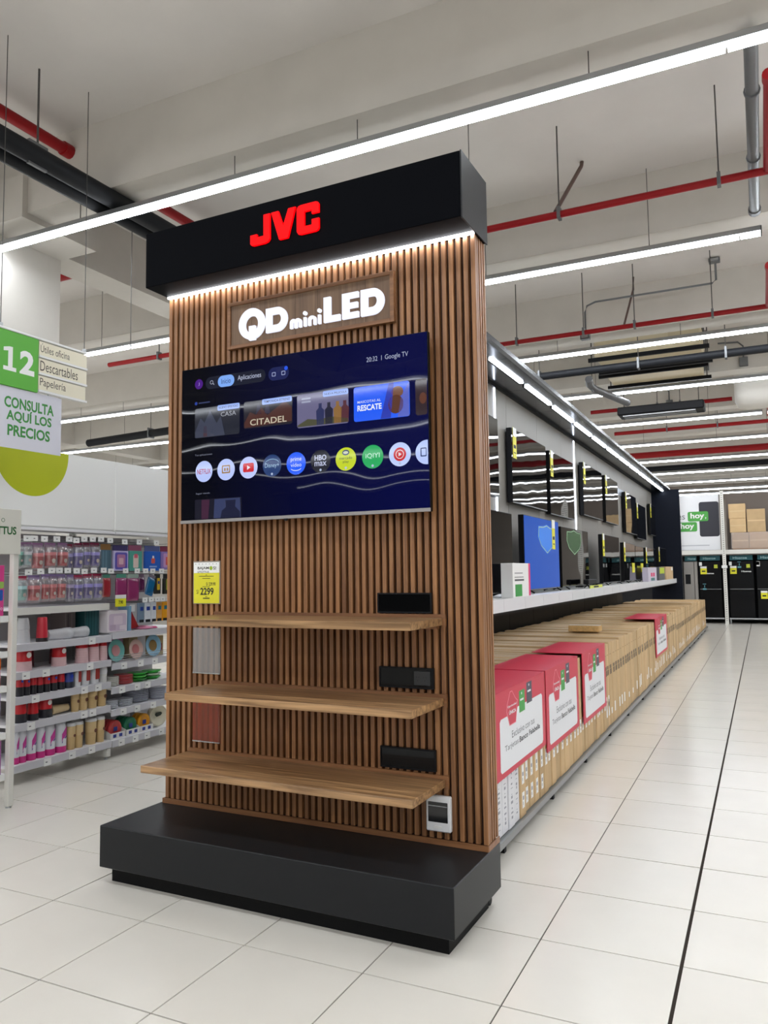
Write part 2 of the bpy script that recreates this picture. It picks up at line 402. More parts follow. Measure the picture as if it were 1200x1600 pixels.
# ================================================================== wooden display
DO = (1.1, 0.6, 0.0)
ca, sa = math.cos(A_DISP), math.sin(A_DISP)
def dw(x, y, z=0.0): return (x * ca - y * sa, x * sa + y * ca, z)
def dthing(name, label, cat, org, group=None):
    return thing(name, label, cat, org, group, rz=A_DISP, world=dw(*org))
slat_w = wood('slat_wood', (112, 72, 42), (164, 116, 74), 2)
shelf_w = wood('shelf_wood', (104, 74, 46), (188, 148, 104), 0, 1.0, 0.33)
board_w = wood('plaque_wood', (92, 66, 44), (124, 94, 66), 2, 0.8)
trim_w = wood('trim_wood', (112, 72, 42), (142, 98, 62), 0, 1.0)
lam_black = M('black_laminate', (6, 7, 11), 0.55, var=0.08, vscale=3, spec=0.03)
lam_grey = M('charcoal_laminate', (31, 32, 34), 0.38, var=0.05, vscale=4, spec=0.2)
def build_display():
    d = dthing('display_stand', 'tall wooden slatted display stand with black header and plinth', 'display stand', DO)
    b = part(B().box(.042, 2.12, .264, .904, .087, .308), 'base', lam_grey, d, .004, label='charcoal laminate base platform')
    part(B().box(.08, 2.07, .322, .85, 0.0, .0865), 'plinth', M('plinth_black', (10, 10, 11), 0.6, spec=.15), d, label='black recessed plinth')
    for x in (2.06, .1):
        part(B().lathe([(.022, -.012), (.026, -.008), (.026, .008), (.022, .012)], 14, (x, .875, .026), (1, 0, 0)), 'wheel', black_paint, d)
    # backing, slats
    part(B().box(.085, 2.10, .772, .90, .309, 3.41), 'backing_board', M('backing_brown', (62, 36, 20), .7), d)
    Z0, Z1 = .338, 3.409
    me = B().box(-.012, .012, 0, .028, Z0, Z1).mesh('slat', slat_w, (0, 0, 0), .0012)
    n = 50; pitch = (2.113 - .078 - .021) / (n - 1)
    for i in range(n):
        inst(me, 'slat', d, (.0885 + pitch * i - DO[0], .743 - DO[1], -DO[2]))
    ms = B().box(-.012, .012, -.0105, .0105, Z0, Z1).mesh('slat', slat_w, (0, 0, 0), .0012)
    for k in range(4):
        inst(ms, 'slat', d, (2.101 - DO[0], .788 + .0345 * k - DO[1], 0))
        inst(ms, 'slat', d, (.078 + .0 - DO[0], .788 + .0345 * k - DO[1], 0))
    part(B().box(.062, 2.118, .733, .742, .3085, .337).box(2.112, 2.119, .7421, .904, .3085, .337).box(.062, .07, .7421, .904, .3085, .337), 'bottom_trim', trim_w, d, .001)
    # header
    h = part(B().box(.078, 2.121, .53, .904, 3.411, 3.749), 'header', lam_black, d, .003, label='black box header')
    part(B().box(2.1212, 2.1285, .53, .908, 3.405, 3.752), 'header_side', lam_grey, d, .001)
    part(B().box(.085, 2.115, .716, .736, 3.402, 3.4105), 'light_strip', M('header_led', (255, 255, 255), .4, emit=(248, 250, 255), es=17.0), d, label='white strip light under the header')
    red = M('red_lit_letter', (90, 0, 0), .5, emit=(255, 0, 4), es=1.9 * KE, spec=.1)
    jo = (.865, .53, 3.507); W, H = .45, .165
    def q(l): return [(x * W, y * H) for x, y in l]
    J = [(0, .38), (0, .09), (.015, .03), (.05, 0), (.215, 0), (.265, .03), (.293, .12), (.293, 1), (.2, 1), (.2, .27), (.1, .27), (.1, .38)]
    V = [(.315, 1), (.418, 1), (.49, .46), (.565, 1), (.668, 1), (.56, .01), (.55, 0), (.44, 0), (.43, .01)]
    Cc = [(.688, .12), (.688, .88), (.708, .97), (.745, 1), (.955, 1), (.985, .97), (1, .9), (1, .62), (.9, .62), (.9, .75), (.795, .75), (.795, .25), (.9, .25), (.9, .43), (1, .43), (1, .1), (.985, .03), (.955, 0), (.745, 0), (.708, .03)]
    for p in (J, V, Cc):
        part(B().poly(q(p), jo, UX, UZ, .012), 'letter', red, h, label='red lit letter')
    # plaque
    p = part(B().box(.575, 1.637, .722, .7425, 3.03, 3.27), 'plaque', board_w, d, label='wooden plaque panel')
    f = B().box(.552, .575, .714, .7425, 3.008, 3.29).box(1.637, 1.66, .714, .7425, 3.008, 3.29).box(.5752, 1.6368, .714, .7425, 3.27, 3.29).box(.5752, 1.6368, .714, .7425, 3.008, 3.03)
    part(f, 'plaque_frame', trim_w, p, .001)
    for k in range(1, 7):
        part(B().box(.575 + k * .1517 - .001, .575 + k * .1517 + .001, .7212, .723, 3.03, 3.27), 'plank_joint', M('joint_brown', (70, 48, 30), .7), p)
    wl = M('white_lit_letter', (130, 130, 140), .5, emit=(234, 238, 255), es=1.0 * KE, spec=.2)
    o = (0, .722, 0); u, v, th = UX, UZ, .016
    def let(b): part(b, 'letter', wl, p, label='white lit letter')
    let(B().ring(circ(.735, 3.138, .092, .093, 36), circ(.735, 3.135, .048, .051, 36), o, u, v, th))
    let(B().poly([(.717, 3.125), (.76, 3.125), (.76, 3.04), (.717, 3.04)], o, u, v, th + .001))
    def Dl(x0, w_, z0, h_, t):
        def half(xa, wa, ha, n=14):
            r = ha / 2; pts = [(xa, -r), ]
            pts += [(xa + wa - r * .95 + r * .95 * math.cos(a), r * math.sin(a)) for a in [math.radians(-90 + 180 * i / n) for i in range(n + 1)]]
            pts += [(xa, r)]
            return [(x, y + z0 + h_ / 2) for x, y in pts]
        let(B().ring(half(x0, w_, h_), half(x0 + t, w_ - 2 * t, h_ - 2 * t), o, u, v, th))
    Dl(.837, .146, 3.066, .143, .04)
    # the small word: m, i, n, i
    def stem(xx, zt): let(B().poly([(xx, 3.066), (xx + .016, 3.066), (xx + .016, zt), (xx, zt)], o, u, v, th))
    def arch(xx, ww):
        po = [(xx, 3.066)] + [(xx, 3.1)] + [(xx + ww / 2 - ww / 2 * math.cos(a), 3.1 + .02 * math.sin(a)) for a in [math.pi * k / 8 for k in range(1, 8)]] + [(xx + ww, 3.1), (xx + ww, 3.066)]
        t_ = .016
        pi_ = [(xx + t_, 3.066), (xx + t_, 3.096)] + [(xx + ww / 2 - (ww / 2 - t_) * math.cos(a), 3.096 + .009 * math.sin(a)) for a in [math.pi * k / 8 for k in range(1, 8)]] + [(xx + ww - t_, 3.096), (xx + ww - t_, 3.066)]
        return po + pi_[::-1]
    let(B().poly(arch(1.003, .045), o, u, v, th)); let(B().poly(arch(1.034, .045), o, u, v, th + .0004))
    stem(1.095, 3.118); let(B().poly(circ(1.103, 3.142, .0115, n=16), o, u, v, th))
    let(B().poly(arch(1.124, .052), o, u, v, th))
    stem(1.19, 3.118); let(B().poly(circ(1.198, 3.142, .0115, n=16), o, u, v, th))
    L = [(1.228, 3.066), (1.332, 3.066), (1.332, 3.1), (1.272, 3.1), (1.272, 3.209), (1.228, 3.209)]
    E = [(1.346, 3.066), (1.448, 3.066), (1.448, 3.098), (1.388, 3.098), (1.388, 3.122), (1.443, 3.122), (1.443, 3.152), (1.388, 3.152), (1.388, 3.178), (1.448, 3.178), (1.448, 3.209), (1.346, 3.209)]
    let(B().poly(L, o, u, v, th)); let(B().poly(E, o, u, v, th))
    Dl(1.463, .142, 3.064, .146, .042)
    # shelves
    for x0, x1, z in ((.45, 1.9, 1.435), (.43, 1.9, 1.034), (.264, 1.9, .633)):
        s = part(B().box(x0, x1, .335, .7415, z - .038, z), 'shelf', shelf_w, d, .002)
        part(B().box(x0, 1.918, .727, .7418, z + .0005, z + .018).box(1.9005, 1.918, .727, .7418, z - .045, z), 'shelf_lip', trim_w, s)
        part(B().box(x0 + .02, x1 - .02, .7, .7415, z - .056, z - .0385), 'shelf_bracket', trim_w, s)
    # black socket panels
    for x0, x1, z0, z1, k in ((1.533, 1.844, 1.457, 1.562, 0), (1.538, 1.849, 1.073, 1.18, 1), (1.539, 1.852, .664, .772, 0)):
        s = part(B().box(x0, x1, .728, .7425, z0, z1), 'socket_panel', glossy_black, d, .002, label='glossy black socket panel')
        part(B().ring(rr(x0, x1, z0, z1, .004, 2), rr(x0 + .008, x1 - .008, z0 + .008, z1 - .008, .003, 2), (0, .728, 0), UX, UZ, .003), 'panel_rim', black_paint, s)
        if k:
            part(B().box(x0 + .2, x0 + .29, .724, .7285, z0 + .018, z0 + .09), 'power_socket', M('socket_grey', (46, 48, 50), .4), s, .002)
            hb = B()
            for ax in (.222, .262):
                for dx, dz in ((-.007, .06), (.007, .06), (0, .042)):
                    hb.box(x0 + ax + dx - .002, x0 + ax + dx + .002, .7234, .7245, z0 + dz - .004, z0 + dz + .004)
            part(hb, 'socket_holes', ink, s)
    # breaker box
    bx = B().box(1.797, 1.93, .715, .7425, .378, .553)
    s = part(bx, 'breaker_box', M('breaker_white', (232, 233, 235), .35), d, .006, label='white plastic breaker box')
    part(B().box(1.81, 1.915, .7135, .7155, .425, .523), 'window', M('smoked_window', (14, 14, 16), .1), s, .001)
    part(B().box(1.812, 1.913, .712, .7134, .502, .506), 'window_edge', alu, s)
    part(B().poly(rr(1.842, 1.884, .395, .408, .006), (0, .7148, 0), UX, UZ, .003), 'latch', label_white, s)
    return d
build_display()
# ------------------------------------------------------------------ television on the display
def screen_mat(name, c0, c1, es, x0, x1, rough=0.05, wob=0.25, spec=0.22):
    if name in MATS: return MATS[name]
    m = bpy.data.materials.new(name); m.use_nodes = True
    nt = m.node_tree; b = nt.nodes['Principled BSDF']
    b.inputs['Base Color'].default_value = lin((5, 5, 7)); b.inputs['Roughness'].default_value = rough
    tc = nt.nodes.new('ShaderNodeTexCoord'); sp = nt.nodes.new('ShaderNodeSeparateXYZ')
    nt.links.new(tc.outputs['Generated'], sp.inputs[0])
    cr = nt.nodes.new('ShaderNodeValToRGB')
    cr.color_ramp.elements[0].color = lin(c0); cr.color_ramp.elements[1].color = lin(c1)
    cr.color_ramp.elements[0].position = x0; cr.color_ramp.elements[1].position = x1
    nt.links.new(sp.outputs[0], cr.inputs[0]); nt.links.new(cr.outputs[0], b.inputs['Emission Color'])
    b.inputs['Emission Strength'].default_value = es * KE
    b.inputs['Specular IOR Level'].default_value = spec
    nz = nt.nodes.new('ShaderNodeTexNoise'); nz.inputs['Scale'].default_value = 3.0; nz.inputs['Detail'].default_value = 0.0
    nt.links.new(tc.outputs['Object'], nz.inputs['Vector'])
    bp = nt.nodes.new('ShaderNodeBump'); bp.inputs['Strength'].default_value = wob; bp.inputs['Distance'].default_value = 0.02
    nt.links.new(nz.outputs[0], bp.inputs['Height']); nt.links.new(bp.outputs[0], b.inputs['Normal'])
    MATS[name] = m
    return m
def glow(col, es=1.0):
    return M('screen_%d_%d_%d_%d' % (*col, int(es * 100)), (8, 8, 10), .06, emit=col, es=es * KE, spec=.3)
def build_tv():
    X0, X1, Z0, Z1 = .253, 1.876, 1.975, 2.908
    yf = .66
    t = dthing('television', 'large wall television showing a streaming menu on the wooden display', 'television', ((X0 + X1) / 2, .70, Z0))
    part(B().box(X0, X1, yf + .003, yf + .03, Z0, Z1), 'housing', M('tv_black', (8, 8, 10), .45, spec=.2), t, .002)
    part(B().box(X0 + .3, X1 - .3, yf + .0302, .741, Z0 + .15, Z1 - .2), 'wall_mount', black_paint, t)
    part(B().box(X0 - .001, X1 + .001, yf - .004, yf + .0028, Z0 - .001, Z0 + .018), 'bottom_bar', M('tv_silver', (150, 146, 144), .35, metal=.4), t, .001, label='thin silver bottom bar')
    part(B().poly([(-.012, 0), (.012, 0), (.009, -.012), (-.009, -.012)], ((X0 + X1) / 2 - .06, yf, Z0), UX, UZ, .006), 'sensor', black_paint, t)
    sc = part(B().box(X0 + .004, X1 - .004, yf, yf + .0029, Z0 + .0185, Z1 - .004), 'screen', screen_mat('tv_menu_screen', (2, 3, 10), (5, 8, 58), 1.15, .1, .9, .02, .13, .1), t, label='dark navy streaming menu screen')
    yo = [yf - .0004]
    def scr(poly, col, es=.8, name='screen_tile', up=0.0):
        return part(B().poly(poly, (0, yo[0] - up, 0), UX, UZ), name, glow(col, es), sc)
    def stx(txt, cx, cz, w_, h, col, es=.9, bold=0.0, up=.0006, name='screen_text'):
        return part(B().text(txt, (cx, yo[0] - up, cz), UX, UZ, w_, h, bold, 'C'), name, glow(col, es), sc)
    scr(circ(.386, 2.808, .03), (84, 20, 150), .7)
    stx('J', .386, 2.808, .01, .02, (200, 180, 255), .7)
    scr(rr(.436, .868, 2.768, 2.842, .036), (18, 24, 48), .7)
    part(B().ring(circ(.482, 2.808, .012, n=16), circ(.482, 2.808, .009, n=16), (0, yo[0] - .0006, 0), UX, UZ), 'search_icon', glow((190, 195, 215), .8), sc)
    part(B().poly([(.49, 2.8), (.493, 2.803), (.502, 2.793), (.499, 2.79)], (0, yo[0] - .0006, 0), UX, UZ), 'search_icon', glow((190, 195, 215), .8), sc)
    scr(rr(.528, .648, 2.77, 2.838, .033), (130, 178, 255), .9, up=.0004)
    stx('Inicio', .588, 2.804, .068, .03, (30, 50, 100), .7, up=.001)
    stx('Aplicaciones', .755, 2.806, .165, .038, (196, 204, 230), .85)
    scr(rr(.888, 1.027, 2.764, 2.84, .036), (22, 34, 96), .7)
    for cx in (.925, .99):
        part(B().ring(rr(cx - .013, cx + .013, 2.788, 2.812, .004), rr(cx - .009, cx + .009, 2.792, 2.808, .003), (0, yo[0] - .0006, 0), UX, UZ), 'menu_icon', glow((170, 180, 220), .8), sc)
    scr(circ(1.008, 2.826, .012), (40, 90, 240), .9, up=.0007)
    stx('20:32', 1.553, 2.803, .066, .026, (186, 194, 224), .8); stx('|', 1.61, 2.803, .003, .026, (186, 194, 224), .8)
    stx('Google TV', 1.698, 2.8, .135, .034, (186, 194, 224), .8)
    # poster tiles: plain generic pictures, keeping the lettering
    def poster(x0, x1, z0, z1, col, es, shapes):
        p = scr(rr(x0, x1, z0, z1, .014), col, es)
        for pl, c, e in shapes:
            part(B().poly(pl, (0, yo[0] - .0005, 0), UX, UZ), 'picture_shape', glow(c, e), sc)
    poster(.357, .686, 2.482, 2.66, (28, 32, 48), .8, [([(.36, 2.52), (.40, 2.6), (.43, 2.57), (.47, 2.64), (.52, 2.56), (.55, 2.6), (.58, 2.484), (.36, 2.484)], (64, 70, 92), .7), ([(.42, 2.486), (.425, 2.55), (.445, 2.55), (.45, 2.486)], (96, 60, 66), .6), ([(.47, 2.486), (.475, 2.54), (.49, 2.54), (.5, 2.486)], (90, 92, 110), .6)])
    stx('CASA', .606, 2.608, .11, .026, (190, 194, 206), .7, up=.001)
    poster(.716, 1.049, 2.505, 2.662, (26, 22, 38), .8, [([(.72, 2.54), (.76, 2.6), (.8, 2.58), (.84, 2.62), (.88, 2.57), (.93, 2.6), (1.0, 2.64), (1.045, 2.6), (1.045, 2.52), (.72, 2.51)], (92, 50, 44), .6), ([(.8, 2.58), (.81, 2.635), (.83, 2.635), (.84, 2.58)], (40, 40, 66), .8), ([(.86, 2.58), (.87, 2.63), (.89, 2.63), (.9, 2.58)], (52, 50, 74), .8)])
    stx('CITADEL', .886, 2.538, .25, .036, (214, 204, 180), .85, .01, up=.001)
    poster(1.08, 1.408, 2.474, 2.662, (116, 112, 150), .75, [([(1.083, 2.49), (1.15, 2.52), (1.22, 2.51), (1.3, 2.52), (1.404, 2.5), (1.404, 2.48), (1.083, 2.48)], (84, 84, 60), .7)] +
           [([(x - .022, 2.48), (x - .026, 2.56), (x - .01, 2.575), (x - .01, 2.6), (x + .01, 2.6), (x + .01, 2.575), (x + .026, 2.56), (x + .022, 2.48)], c, .8) for x, c in ((1.23, (40, 48, 96)), (1.285, (26, 28, 56)), (1.34, (150, 110, 60)), (1.385, (90, 44, 56)))])
    scr(rr(1.11, 1.17, 2.612, 2.622, .003, 2), (170, 176, 205), .7, 'picture_shape', .001)
    scr(rr(1.11, 1.17, 2.63, 2.64, .003, 2), (170, 176, 205), .7, 'picture_shape', .001)
    poster(1.44, 1.77, 2.474, 2.661, (24, 92, 250), .95, [([(1.6, 2.476), (1.65, 2.66), (1.68, 2.66), (1.66, 2.476)], (40, 60, 190), .8), ([(1.7, 2.476), (1.72, 2.58), (1.767, 2.655), (1.767, 2.476)], (96, 110, 210), .8), (circ(1.69, 2.545, .045, .05, 16), (96, 56, 40), .8), (circ(1.7, 2.61, .035, .03, 16), (124, 80, 58), .8)])
    stx('MASCOTAS AL', 1.533, 2.578, .14, .014, (220, 226, 250), .9, .01, up=.001)
    stx('RESCATE', 1.535, 2.545, .145, .032, (240, 244, 255), .95, .03, up=.001)
    poster(1.803, 1.868, 2.473, 2.662, (54, 36, 44), .7, [(circ(1.845, 2.56, .02, .03, 14), (120, 70, 50), .6)])
    for x0, x1, txt in ((.526, .686, 'NUEVO EPISODIO'), (.844, 1.046, 'TEMPORADA ESTRENO'), (1.248, 1.407, 'NUEVA PELÍCULA')):
        scr(rr(x0, x1, 2.632, 2.664, .008), (140, 172, 250), .85, up=.0006)
        stx(txt, (x0 + x1) / 2, 2.648, (x1 - x0) * .88, .014, (16, 22, 60), .6, .01, up=.0012)
    stx('Tus aplicaciones', .423, 2.378, .128, .014, (150, 156, 180), .6)
    stx('Seguir viendo', .42, 2.148, .105, .013, (150, 156, 180), .6)
    scr(rr(.385, .47, 2.688, 2.696, .003, 2), (50, 64, 120), .6, 'picture_shape', .0006)
    scr(circ(.366, 2.692, .01, n=14), (30, 70, 190), .6, 'picture_shape', .0006)
    cz, r = 2.279, .063
    apps = [(.427, (186, 202, 255)), (.589, (186, 202, 255)), (.749, (192, 204, 255)), (.911, (12, 52, 110)), (1.072, (18, 92, 255)), (1.23, (10, 14, 40)), (1.388, (196, 214, 20)), (1.55, (20, 170, 90)), (1.709, (192, 208, 255))]
    for i, (cx, c) in enumerate(apps):
        scr(circ(cx, cz, r), c, .95 if i != 5 else .6, 'app_icon')
    stx('NETFLIX', .427, cz, .1, .03, (190, 20, 40), .8, .01)
    part(B().ring(rr(.559, .619, cz - .022, cz + .026, .006), rr(.567, .611, cz - .014, cz + .018, .004), (0, yo[0] - .0006, 0), UX, UZ), 'app_symbol', glow((170, 130, 70), .8), sc)
    for dx in (.575, .593):
        scr(rr(dx, dx + .012, cz - .008, cz + .01, .002), (170, 130, 70), .8, 'app_symbol', .0006)
    scr(rr(.711, .787, cz - .026, cz + .026, .01), (210, 20, 40), .9, 'app_symbol', .0005)
    scr([(.74, cz - .013), (.763, cz), (.74, cz + .013)], (245, 240, 250), .9, 'app_symbol', .001)
    stx('Disney+', .911, cz - .002, .096, .032, (170, 205, 235), .85)
    arc = [(.911 + .05 * math.cos(a), cz + .006 + .032 * math.sin(a)) for a in [math.radians(20 + 140 * i / 12) for i in range(13)]]
    scr(arc + [(x, y - .003) for x, y in arc[::-1]], (150, 200, 235), .8, 'app_symbol', .0006)
    stx('prime', 1.072, cz + .021, .07, .028, (225, 236, 255), .9); stx('video', 1.072, cz - .008, .07, .022, (225, 236, 255), .9)
    arc = [(1.072 + .035 * math.cos(a), cz - .022 + .016 * math.sin(a)) for a in [math.radians(200 + 140 * i / 10) for i in range(11)]]
    scr(arc + [(x, y - .004) for x, y in arc[::-1]], (225, 236, 255), .9, 'app_symbol', .0006)
    stx('HBO', 1.23, cz + .02, .075, .03, (200, 206, 235), .85, .03); stx('max', 1.23, cz - .014, .076, .024, (200, 206, 235), .85, .015)
    scr(circ(1.388, cz + .035, .022, .015), (40, 66, 120), .8, 'app_symbol', .0005); scr(circ(1.388, cz + .035, .016, .008), (220, 226, 200), .8, 'app_symbol', .001)
    stx('mercado', 1.388, cz + .006, .078, .016, (40, 50, 70), .7); stx('play', 1.388, cz - .016, .036, .017, (40, 50, 70), .7)
    stx('iQIYI', 1.55, cz + .004, .084, .03, (190, 245, 215), .85, .01)
    scr(circ(1.709, cz, .036), (205, 22, 34), .9, 'app_symbol', .0005)
    part(B().ring(circ(1.709, cz, .024), circ(1.709, cz, .020), (0, yo[0] - .001, 0), UX, UZ), 'app_symbol', glow((240, 226, 232), .9), sc)
    scr([(1.702, cz - .011), (1.72, cz), (1.702, cz + .011)], (240, 226, 232), .9, 'app_symbol', .0011)
    half = [(1.861 + r * math.cos(a), cz + r * math.sin(a)) for a in [math.radians(84 + 192 * i / 18) for i in range(19)]]
    scr(half, (186, 204, 255), .95, 'app_icon')
    part(B().ring(rr(1.826, 1.86, cz - .022, cz + .024, .004, 2), rr(1.832, 1.856, cz - .016, cz + .018, .003, 2), (0, yo[0] - .0006, 0), UX, UZ), 'app_symbol', glow((40, 64, 120), .8), sc)
    for cx in (.911, 1.23, 1.388, 1.55, 1.709):
        scr(circ(cx, cz - .048, .007, n=12), (190, 205, 235), .8, 'app_symbol', .0012)
    scr(rr(.36, .70, 1.997, 2.114, .006), (22, 22, 40), .8)
    scr([(.41, 1.998), (.41, 2.11), (.47, 2.11), (.46, 1.998)], (80, 40, 70), .6, 'picture_shape', .0005)
    scr([(.5, 1.998), (.506, 2.11), (.69, 2.11), (.695, 1.998)], (66, 76, 120), .6, 'picture_shape', .0005)
    scr([(.55, 1.998), (.56, 2.04), (.59, 2.06), (.585, 2.1), (.66, 2.1), (.655, 2.06), (.69, 2.03), (.69, 1.998)], (30, 34, 66), .7, 'picture_shape', .0009)
build_tv()
# ------------------------------------------------------------------ small things on the display
def build_price():
    x0, x1, z0, z1 = .286, .488, 1.497, 1.752
    t = dthing('price_sign', 'yellow and white price sign reading 2299 above the top wooden shelf', 'price sign', ((x0 + x1) / 2, .73, z0))
    part(B().box(x0, x1, .7365, .7425, z0, z1), 'holder', M('acrylic_back', (150, 140, 128), .2), t)
    y = .7362
    part(B().box(x0 + .006, x1 - .006, .7345, .7364, z0 + .184, z1 - .008), 'white_top', label_white, t)
    part(B().box(x0 + .006, x1 - .006, .7345, .7364, z0 + .004, z0 + .1838), 'yellow_card', M('price_yellow', (222, 214, 40), .5), t)
    y = .734; b = B(); cx = (x0 + x1) / 2
    b.text('BAJAM', (x0 + .035, y, z1 - .054), UX, UZ, .085, .02, .02); b.text('S!', (x0 + .152, y, z1 - .052), UX, UZ, .022, .018, .02)
    b.text('S/TOTTUS', (x0 + .035, y, z1 - .072), UX, UZ, .085, .012, .01)
    b.text('S/', (x0 + .028, y, z0 + .06), UX, UZ, .018, .024, .0); b.text('2299', (x0 + .056, y, z0 + .052), UX, UZ, .1, .044, .03)
    b.text('S/ 229.90', (x0 + .1, y, z0 + .108), UX, UZ, .07, .02, .015)
    for dz, wv in ((.17, .012), (.163, .11), (.15, .06), (.1, .056), (.042, .016), (.03, .05), (.034, .05)):
        b.box(cx - wv / 2, cx + wv / 2, y - .0002, y, z0 + dz, z0 + dz + .003)
    for k in range(7): b.box(x0 + .018 + k * .026, x0 + .023 + k * .026, y - .0002, y, z1 - .02, z1 - .016)
    part(b, 'print', M('price_ink', (44, 44, 24), .6), t)
    part(B().poly(circ(x0 + .136, z1 - .043, .012, n=16), (0, y, 0), UX, UZ), 'green_face', M('face_green', (150, 180, 30), .5), t)
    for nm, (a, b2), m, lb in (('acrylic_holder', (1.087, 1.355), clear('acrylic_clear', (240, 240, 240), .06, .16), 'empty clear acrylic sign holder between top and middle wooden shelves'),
                               ('acrylic_holder', (.69, .925), clear('acrylic_orange_reflection', (236, 150, 100), .05, .1), 'clear sign holder with painted orange reflection above the lowest wooden shelf')):  # reflection of an unseen orange object is put into the clear sheet's tint
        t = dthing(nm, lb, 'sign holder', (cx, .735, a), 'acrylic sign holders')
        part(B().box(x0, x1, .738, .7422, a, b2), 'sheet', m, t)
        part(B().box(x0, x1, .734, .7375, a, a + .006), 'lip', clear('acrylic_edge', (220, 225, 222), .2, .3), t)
build_price()
# ================================================================== television aisle (right gondola)
panel_grey = M('panel_grey', (138, 134, 128), .5, var=.02, vscale=2)
canopy_grey = M('canopy_grey', (54, 58, 64), .18, metal=.35)
navy = M('navy_panel', (10, 17, 32), .45, spec=.2)
led2 = M('canopy_led', (255, 255, 255), .4, emit=(236, 246, 255), es=9.0)
G0, G1 = 0.98, 16.05
def build_gondola():
    g = thing('tv_gondola', 'long grey television display wall with lit canopy behind the wooden stand', 'gondola', (1.1, 8.5, 0))
    d = part(B().box(.36, 1.94, G0, 20.3, .062, .094), 'deck', M('deck_grey', (120, 122, 122), .5, metal=.3), g)
    part(B().box(1.941, 1.955, G0, 20.3, .06, .1), 'deck_rail', M('rail_grey', (140, 142, 142), .4, metal=.3), d)
    part(B().box(.5, 1.7, G0 + .1, 20.2, 0, .061), 'kick_plate', black_paint, g)
    for k in range(16):
        y = 1.6 + 1.2 * k
        part(B().box(1.87, 1.93, y - .02, y + .02, .0, .06), 'foot', black_paint, g)
    # panels of the wall
    w = part(B().box(1.06, 1.1, G0, G1, 1.33, 3.47), 'wall_core', black_paint, g)
    y = G0; k = 0
    while y < G1 - .1:
        e = min(y + 1.19, G1)
        part(B().box(1.1005, 1.12, y + .003, e - .003, 1.47, 3.477), 'wall_panel', panel_grey, g)
        part(B().box(.74, 1.5, y + .003, e - .003, 3.48, 3.505), 'canopy_panel', canopy_grey, g)
        part(B().box(.365, .385, y + .003, e - .003, .1, 1.34), 'lower_panel', black_paint, g)
        y = e
    part(B().box(1.1205, 1.135, G0, G1, 3.445, 3.4795), 'cove_trim', black_paint, g)
    f = B(); pr = [(1.5005, 3.47), (1.515, 3.47), (1.535, 3.49), (1.535, 3.53), (1.515, 3.55), (1.5005, 3.55)]
    v = [(p[0], G0, p[1]) for p in pr] + [(p[0], G1, p[1]) for p in pr]
    f.add(v, [(i, i + 1, 7 + i, 6 + i) for i in range(5)] + [(5, 0, 6, 11), tuple(range(5, -1, -1)), tuple(range(6, 12))])
    part(f, 'canopy_edge', M('canopy_edge_metal', (70, 74, 80), .25, metal=.5), g)
    y = G0 + .06
    while y < G1 - .4:
        e = min(y + .95, G1 - .05)
        l = part(B().box(1.36, 1.395, y, e, 3.466, 3.4798), 'canopy_light', led2, g)
        part(B().box(1.345, 1.3595, y - .02, e + .02, 3.462, 3.4798), 'light_channel', black_paint, l)
        y += 1.12
    for yy in (4.16, 7.69):
        part(B().box(1.1202, 1.13, yy - .012, yy + .012, 1.5, 3.44), 'wall_light', M('wall_led', (255, 255, 255), .4, emit=(225, 235, 255), es=4.5), g)
    # shelf with price rail
    s = part(B().box(1.1, 1.585, G0, G1 - .02, 1.43, 1.452), 'shelf', white_paint, g)
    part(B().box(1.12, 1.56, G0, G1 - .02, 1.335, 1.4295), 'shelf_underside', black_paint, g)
    y = G0; k = 0
    while y < G1 - .1:
        e = min(y + .595, G1 - .02)
        part(B().box(1.5855, 1.6, y + .002, e - .002, 1.358, 1.456), 'price_rail', M('price_rail_white', (226, 227, 230), .35), s)
        y = e
    part(B().box(1.06, 1.73, G1 - .02, G1 + .03, .975, 3.5), 'end_panel', navy, g, label='dark navy end panel')
    # small lit name plate
    p = part(B().box(1.1202, 1.128, 10.95, 11.9, 3.0, 3.12), 'name_plate', M('plate_blue', (150, 160, 176), .35), g)
    return g
build_gondola()
def shelf_tv(y0, y1, z0, z1, x, label, group, scr=None, tagside=None, feet=False, mirror=None):
    t = thing('television', label, 'television', (x - .03, (y0 + y1) / 2, z0 - (.03 if feet else 0)), group)
    part(B().box(x - .055, x - .002, y0, y1, z0, z1), 'housing', M('tv_black', (8, 8, 10), .45, spec=.2), t, .003)
    part(B().box(x - .0018, x, y0 + .006, y1 - .006, z0 + .012, z1 - .006), 'screen', scr or screen_mat('dark_screen', (3, 3, 3), (3, 3, 3), .2, 0, 1, .02, .05, .4), t)
    part(B().box(x - .0015, x + .0015, y0, y1, z0, z0 + .0115), 'bottom_bar', grey_metal, t)
    if feet:
        for yy in (y0 + .15, y1 - .15):
            part(B().tube([(x - .14, yy, z0 - .023), (x - .03, yy, z0 + .02), (x + .045, yy, z0 - .023)], .008, 6), 'foot', black_paint, t)
    if tagside is not None:
        ty = tagside
        c = part(B().box(x + .001, x + .004, ty, ty + .12, z1 - .3, z1 + .01), 'price_tag', tag_yellow, t, label='yellow price tag')
        part(B().box(x + .0041, x + .005, ty, ty + .12, z1 - .08, z1 + .009), 'tag_header', label_white, c)
        part(B().box(x + .0041, x + .0046, ty + .02, ty + .1, z1 - .2, z1 - .165).box(x + .0041, x + .0046, ty + .02, ty + .1, z1 - .25, z1 - .24), 'tag_print', ink, c)
    return t
